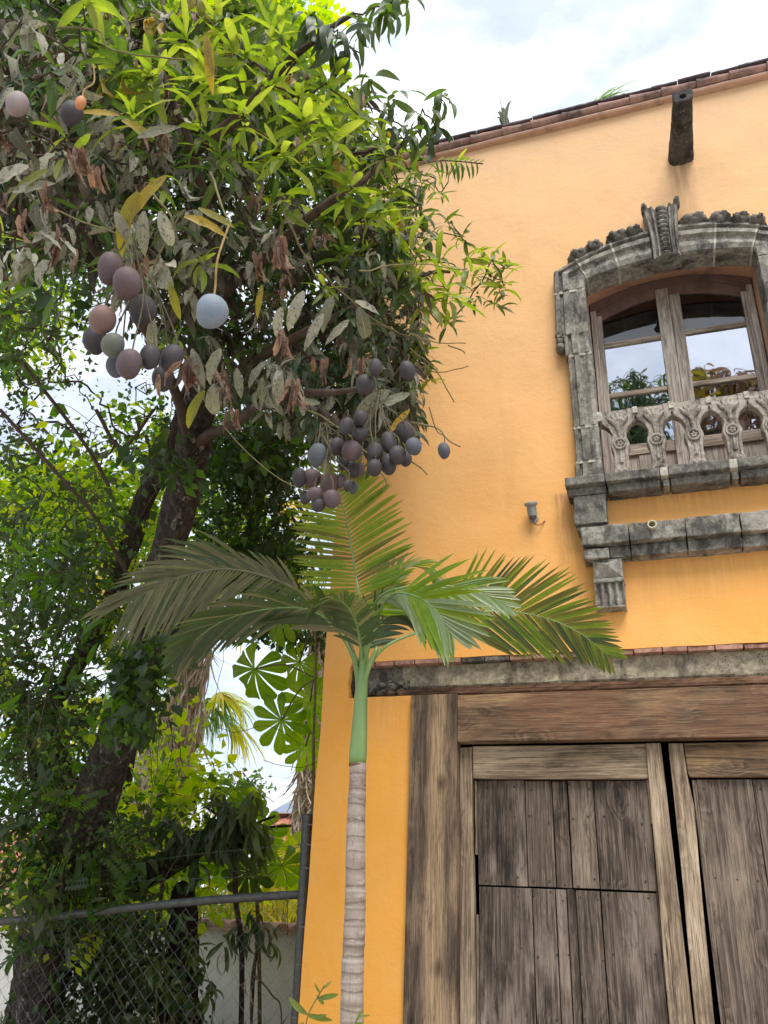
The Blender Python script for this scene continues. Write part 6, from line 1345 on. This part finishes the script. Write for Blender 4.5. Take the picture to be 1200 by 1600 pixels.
def frond(pts, n, ln, mats, sideup, droop=.2, ang=(1.25, .35), fold=.2, w=.017, start=.18, one=None, start2=0, jit=.06, name='frond', lenprof=None, rach=.010, seglen=1.0):
    """pts: world points of the rachis; sideup: the up normal of the blade; ang: leaflet angle to the rachis at base and tip"""
    P_ = smooth_path([np.array(p, float) for p in pts], 10); N = len(P_); g = G(); g.tube(P_, [max(.0022, rach * (1 - .82 * i / N)) for i in range(N)], 7)
    root = g.build(name, SHAFT if mats[0] != 3 else PALM_R, palm, smooth=True); seg = np.array(P_); cum = np.concatenate([[0], np.cumsum(np.linalg.norm(np.diff(seg, axis=0), axis=1))]); cum /= cum[-1]
    for i in range(n):
        t = start + (1 - start) * (i + .5) / n; p = np.array([np.interp(t, cum, seg[:, k]) for k in range(3)]); j = min(N - 2, max(1, int(np.searchsorted(cum, t)))); tg = norm(seg[min(N - 1, j + 1)] - seg[j - 1])
        up_ = np.array(sideup(t) if callable(sideup) else sideup, float); up_ = norm(up_ - tg * (up_ @ tg)); sd_ = np.cross(tg, up_)
        lp = lenprof(t) if lenprof else (math.sin(math.pi * min(1, (t - start) / (1 - start) * .80 + .17)) ** .55)
        for sg in (-1, 1):
            if (one and sg not in one) or (sg < 0 and t < start2): continue
            an_ = ang[sg] if isinstance(ang, dict) else ang; a = an_[0] + (an_[1] - an_[0]) * t + random.uniform(-jit, jit); d = tg * math.cos(a) + sd_ * sg * math.sin(a) + up_ * fold; d = norm(d)
            L_ = ln * lp * random.uniform(.92, 1.06); k = 7; v = []; q = np.array(p); dd = d.copy(); wd = norm(np.cross(dd, up_)); 
            for s_ in range(k + 1):
                u = s_ / k; wv = w * (math.sin(math.pi * min(1, u * .9 + .09)) ** .6) * (1 if u < .97 else .1); nn = np.cross(wd, dd)
                v += [q - wd * wv + nn * wv * .35, q, q + wd * wv + nn * wv * .35]
                dr_ = droop * (1 + random.uniform(-.3, .3)); dd = norm(dd + np.array([0, 0, -1]) * dr_ * (u + .2) * 2 / k); wd = norm(wd - dd * (wd @ dd)); q = q + dd * L_ / k
            f = [(s_ * 3 + c_, s_ * 3 + 3 + c_, s_ * 3 + 4 + c_, s_ * 3 + 1 + c_) for s_ in range(k) for c_ in (0, 1)]
            me = bpy.data.meshes.new('leaflet'); va = np.array(v); me.from_pydata([tuple(a_) for a_ in (va - p)], [], f); uvl = me.uv_layers.new(name='UVMap'); fl = np.array(f).reshape(-1)
            uvl.data.foreach_set('uv', np.stack([(fl // 3) / k, (fl % 3) - 1.0], 1).astype(np.float32).ravel()); me.polygons.foreach_set('use_smooth', [True] * len(f))
            link('leaflet', me, PALM[random.choice(mats)], root, p)
PALM_R = simple('dusty_rachis', (.20, .19, .12), .7)
def pl(*q): return [crown - [0, 0, .06]] + [pt(x_, y_, D) for x_, y_, D in q]
DC = project(crown)[2]
NF = -FW
# upright frond behind the crown
frond([crown, pt(562, 960, DC + .1), pt(556, 900, DC + .25), pt(544, 830, DC + .35), pt(533, 775, DC + .38), pt(526, 728, DC + .36)], 40, .40, [0, 0, 0, 4], (0.05, -1, .25), droop=.05, ang=(1.5, .95), fold=-.05, w=.0125, start=.20)
# small frond folding over behind, to the right
frond([crown, pt(585, 960, DC + .15), pt(610, 905, DC + .25), pt(640, 885, DC + .3), pt(668, 893, DC + .3), pt(688, 925, DC + .25)], 24, .24, [2, 0, 2], (.1, -.6, 1), droop=.3, ang=(1.1, .4), fold=.1, w=.013, start=.4)
# silvery frond towards the camera, right
frond([crown - [0, 0, .03], pt(585, 975, DC - .1), pt(612, 930, DC - .25), pt(650, 932, DC - .4), pt(685, 958, DC - .5), pt(706, 992, DC - .55)], 30, .40, [2, 2, 2, 0], lambda t: NF + [0, 0, .25], droop=.10, ang=(1.1, .40), fold=.08, w=.0140, start=.34, start2=.60)
frond([crown - [0, 0, .03], pt(580, 960, DC - .1), pt(605, 925, DC - .2), pt(670, 915, DC - .3), pt(740, 922, DC - .35), pt(790, 945, DC - .38)], 26, .28, [2, 0, 2], lambda t: NF + [0, 0, .5], droop=.15, ang=(.85, .3), fold=.05, w=.011, start=.34, start2=.7)
# long right frond
frond([crown - [0, 0, .08], pt(600, 1012, DC + .05), pt(660, 985, DC + .15), pt(720, 962, DC + .2), pt(790, 955, DC + .25), pt(860, 968, DC + .28), pt(910, 992, DC + .28), pt(950, 1025, DC + .26)], 50, .46, [0, 4, 4, 1, 0], lambda t: NF, droop=.05, ang=(.95, .50), fold=.0, w=.0105, start=.36, lenprof=lambda t: 1.0 if t < .60 else max(.28, 1 - (t - .60) * 1.8))
# left arching dusty frond
frond([crown - [0, 0, .05], pt(530, 975, DC), pt(470, 925, DC + .05), pt(407, 898, DC + .1), pt(349, 889, DC + .12), pt(300, 897, DC + .12), pt(253, 914, DC + .12), pt(202, 940, DC + .12)], 48, .46, [3, 3, 3, 1, 3], lambda t: NF, droop=.35, ang={1: (.65, .22), -1: (1.25, .55)}, fold=.0, w=.0105, start=.36, jit=.12, lenprof=lambda t: .7 + .3 * math.sin(math.pi * t) if t > .5 else .55)
# lower left frond seen from beneath
frond([crown - [0, 0, .09], pt(535, 995, DC - .05), pt(491, 955, DC - .1), pt(430, 950, DC - .1), pt(360, 965, DC - .1), pt(310, 995, DC - .1), pt(280, 1025, DC - .1)], 40, .38, [1, 1, 1, 3], lambda t: (-.2, .5, 1), droop=.2, ang=(.85, .22), fold=-.18, w=.013, start=.22)
# short dark leaflets filling the throat of the crown
frond([crown - [0, 0, .04], pt(560, 985, DC - .1), pt(545, 950, DC - .2), pt(520, 935, DC - .3), pt(490, 950, DC - .38)], 22, .26, [1, 1, 3], lambda t: (0, .4, 1), droop=.3, ang=(1.0, .4), fold=-.1, w=.013, start=.2)
frond([crown - [0, 0, .04], pt(585, 985, DC + .1), pt(610, 960, DC + .15), pt(640, 960, DC + .2), pt(665, 985, DC + .2)], 20, .24, [1, 1], lambda t: (0, .4, 1), droop=.3, ang=(1.1, .4), fold=-.1, w=.013, start=.2)
g = G(); g.tube(smooth_path([crown - [0, 0, .1], crown + [0, 0, .1], pt(560, 930, DC), pt(556, 900, DC + .05)], 4), [.030] * 4 + [.022, .018, .014, .012, .010, .008, .007, .006, .004], 8); g.build('spear_leaf', SHAFT, palm)
for sg, e in ((-1, (548, 1005)), (1, (590, 1010)), (0, (567, 985))):
    g = G(); g.tube(smooth_path([crown - [0, 0, .22], crown - [-.012 * sg, .01, .10], pt(e[0], e[1], DC)], 5), [.036, .036, .034, .030, .026, .022, .019, .016, .014, .012, .011], 10); g.build('leaf_base', SHAFT, palm, smooth=True)

# ------------------------------------------------------------------ small plants
def seedling(px, py, Y, label, leaves, stem):
    b = at(px, py, Y); t = thing('seedling', label, 'seedling', (b[0], Y, 0)); g = G()
    for s_ in stem: g.tube(smooth_path([at(x_, y_, Y) for x_, y_ in s_], 4), .0035, 6)
    g.tube([(b[0], Y, 0), b], .005, 6); g.build('stem', MAT_TWIG_G, t); l2 = Leaves()
    for x_, y_, d, ln in leaves: l2.add('mango', frames(np.array([at(x_, y_, Y)]), np.array([RT * d[0] + UP * d[1] - FW * d[2]]), np.array([UP * .4 - FW]), np.array([ln])), 0)
    l2.build('leaves', MANGO, t, single=20)
seedling(478, 1600, 4.6, 'fresh green seedling with pointed leaves against the orange wall left of the palm', [(480, 1585, (-1, .75, .1), .15), (480, 1585, (1, -.25, .1), .15), (495, 1560, (1, .15, .1), .13), (495, 1555, (.5, -.7, .1), .09), (505, 1545, (.4, .4, .1), .06), (500, 1552, (-.4, .7, .1), .06), (484, 1590, (.9, .1, .1), .10), (475, 1598, (-.6, -.3, .2), .1)], [[(478, 1600), (483, 1582), (495, 1560), (507, 1540)]])
seedling(556, 1600, 3.9, 'tiny bright leaf tip beside the ringed palm trunk at the bottom edge', [(556, 1596, (.5, .9, .1), .06), (562, 1588, (1, .1, .1), .05), (556, 1598, (.8, -.2, .1), .05)], [[(555, 1600), (558, 1592)]])
def tuft(px, py, label, n, ln, m, lean, spread=.25):
    b = at(px, py, WY - .07); b[2] = 8.402; t = thing('roof_weed', label, 'weed', b); l2 = Leaves(); d = np.tile(np.array(lean, float), (n, 1)) + rng.normal(0, spread, (n, 3))
    l2.add('blade', frames(np.tile(b, (n, 1)) + rng.normal(0, .012, (n, 3)) * [1, 1, 0], d, np.tile([0, -1.0, .2], (n, 1)), ln * rng.uniform(.6, 1.1, n)), 0); l2.build('blades', [m], t); g = G(); g.tube([b - [0, 0, .01], b + norm(np.array(lean, float)) * ln * .5], .003, 5); g.build('stem', MAT_TWIG_G, t)
tuft(790, 190, 'tall purple green grass spike growing on the roof edge', 18, .85, BUSH[3], (-.12, 0, 1), .07)
tuft(930, 160, 'bright green palm tip showing above the roof edge left of the rain spout', 26, .62, FRESH, (.55, .1, .38), .16)
tuft(685, 215, 'faint dry weeds on the roof edge near the mango leaves', 10, .16, BUSH[3], (0, 0, 1), .25)

# ------------------------------------------------------------------ what the window panes reflect (across the street)
def mirror_pt(px, py, Yv):
    p = at(px, py, Yv); return np.array([p[0], 2 * (WY + .32) - Yv, p[2]])
rt_ = thing('street_tree', 'dark leafy tree across the street, seen reflected in the left window pane', 'tree', mirror_pt(985, 640, 21) * [1, 1, 0])
g = G(); b = mirror_pt(985, 640, 21); g.tube(smooth_path([b * [1, 1, 0], b * [1, 1, .5], b], 5), [.28] * 6 + [.2] * 5, 12)
lv = Leaves(); C_ = []
for cx, cy, rx, ry, n in [(990, 640, 60, 55, 90), (985, 590, 22, 22, 16), (1045, 610, 16, 30, 14), (1000, 720, 70, 50, 60), (960, 680, 40, 40, 30), (1010, 615, 24, 16, 10)]:
    for _ in range(n): a = random.uniform(0, 6.28); r = math.sqrt(random.random()); C_.append(mirror_pt(cx + rx * r * math.cos(a), cy + ry * r * math.sin(a), random.uniform(19.5, 22.5)))
for p in C_: lv.rosette(p, (0, .3, .8), 12, .34, 'droopy', random.choice([1, 2, 2]), (.4, 1.7), .5)
grow(g, [b, b * [1, 1, .8]], C_[::2], .012, .002, .06, 0, 4, far=4); g.build('trunk', MAT_BARK, rt_); lv.build('crown', MANGO, rt_)
dt_ = thing('dry_palm', 'brown dry fronds of a tree across the street, reflected in the right window pane', 'tree', mirror_pt(1125, 640, 19) * [1, 1, 0])
g = G(); b = mirror_pt(1125, 680, 19); g.tube([b * [1, 1, 0], b], .22, 10); g.build('trunk', MAT_BARK, dt_); lv = Leaves()
for _ in range(230):
    p = mirror_pt(random.uniform(1068, 1240), random.uniform(568, 760), random.uniform(18.5, 20.5)); lv.rosette(p, (0, .2, .9), 10, .5, 'droopy', random.choice([4, 4, 4, 5]), (.5, 1.8), .6)
lv.build('crown', MANGO, dt_)
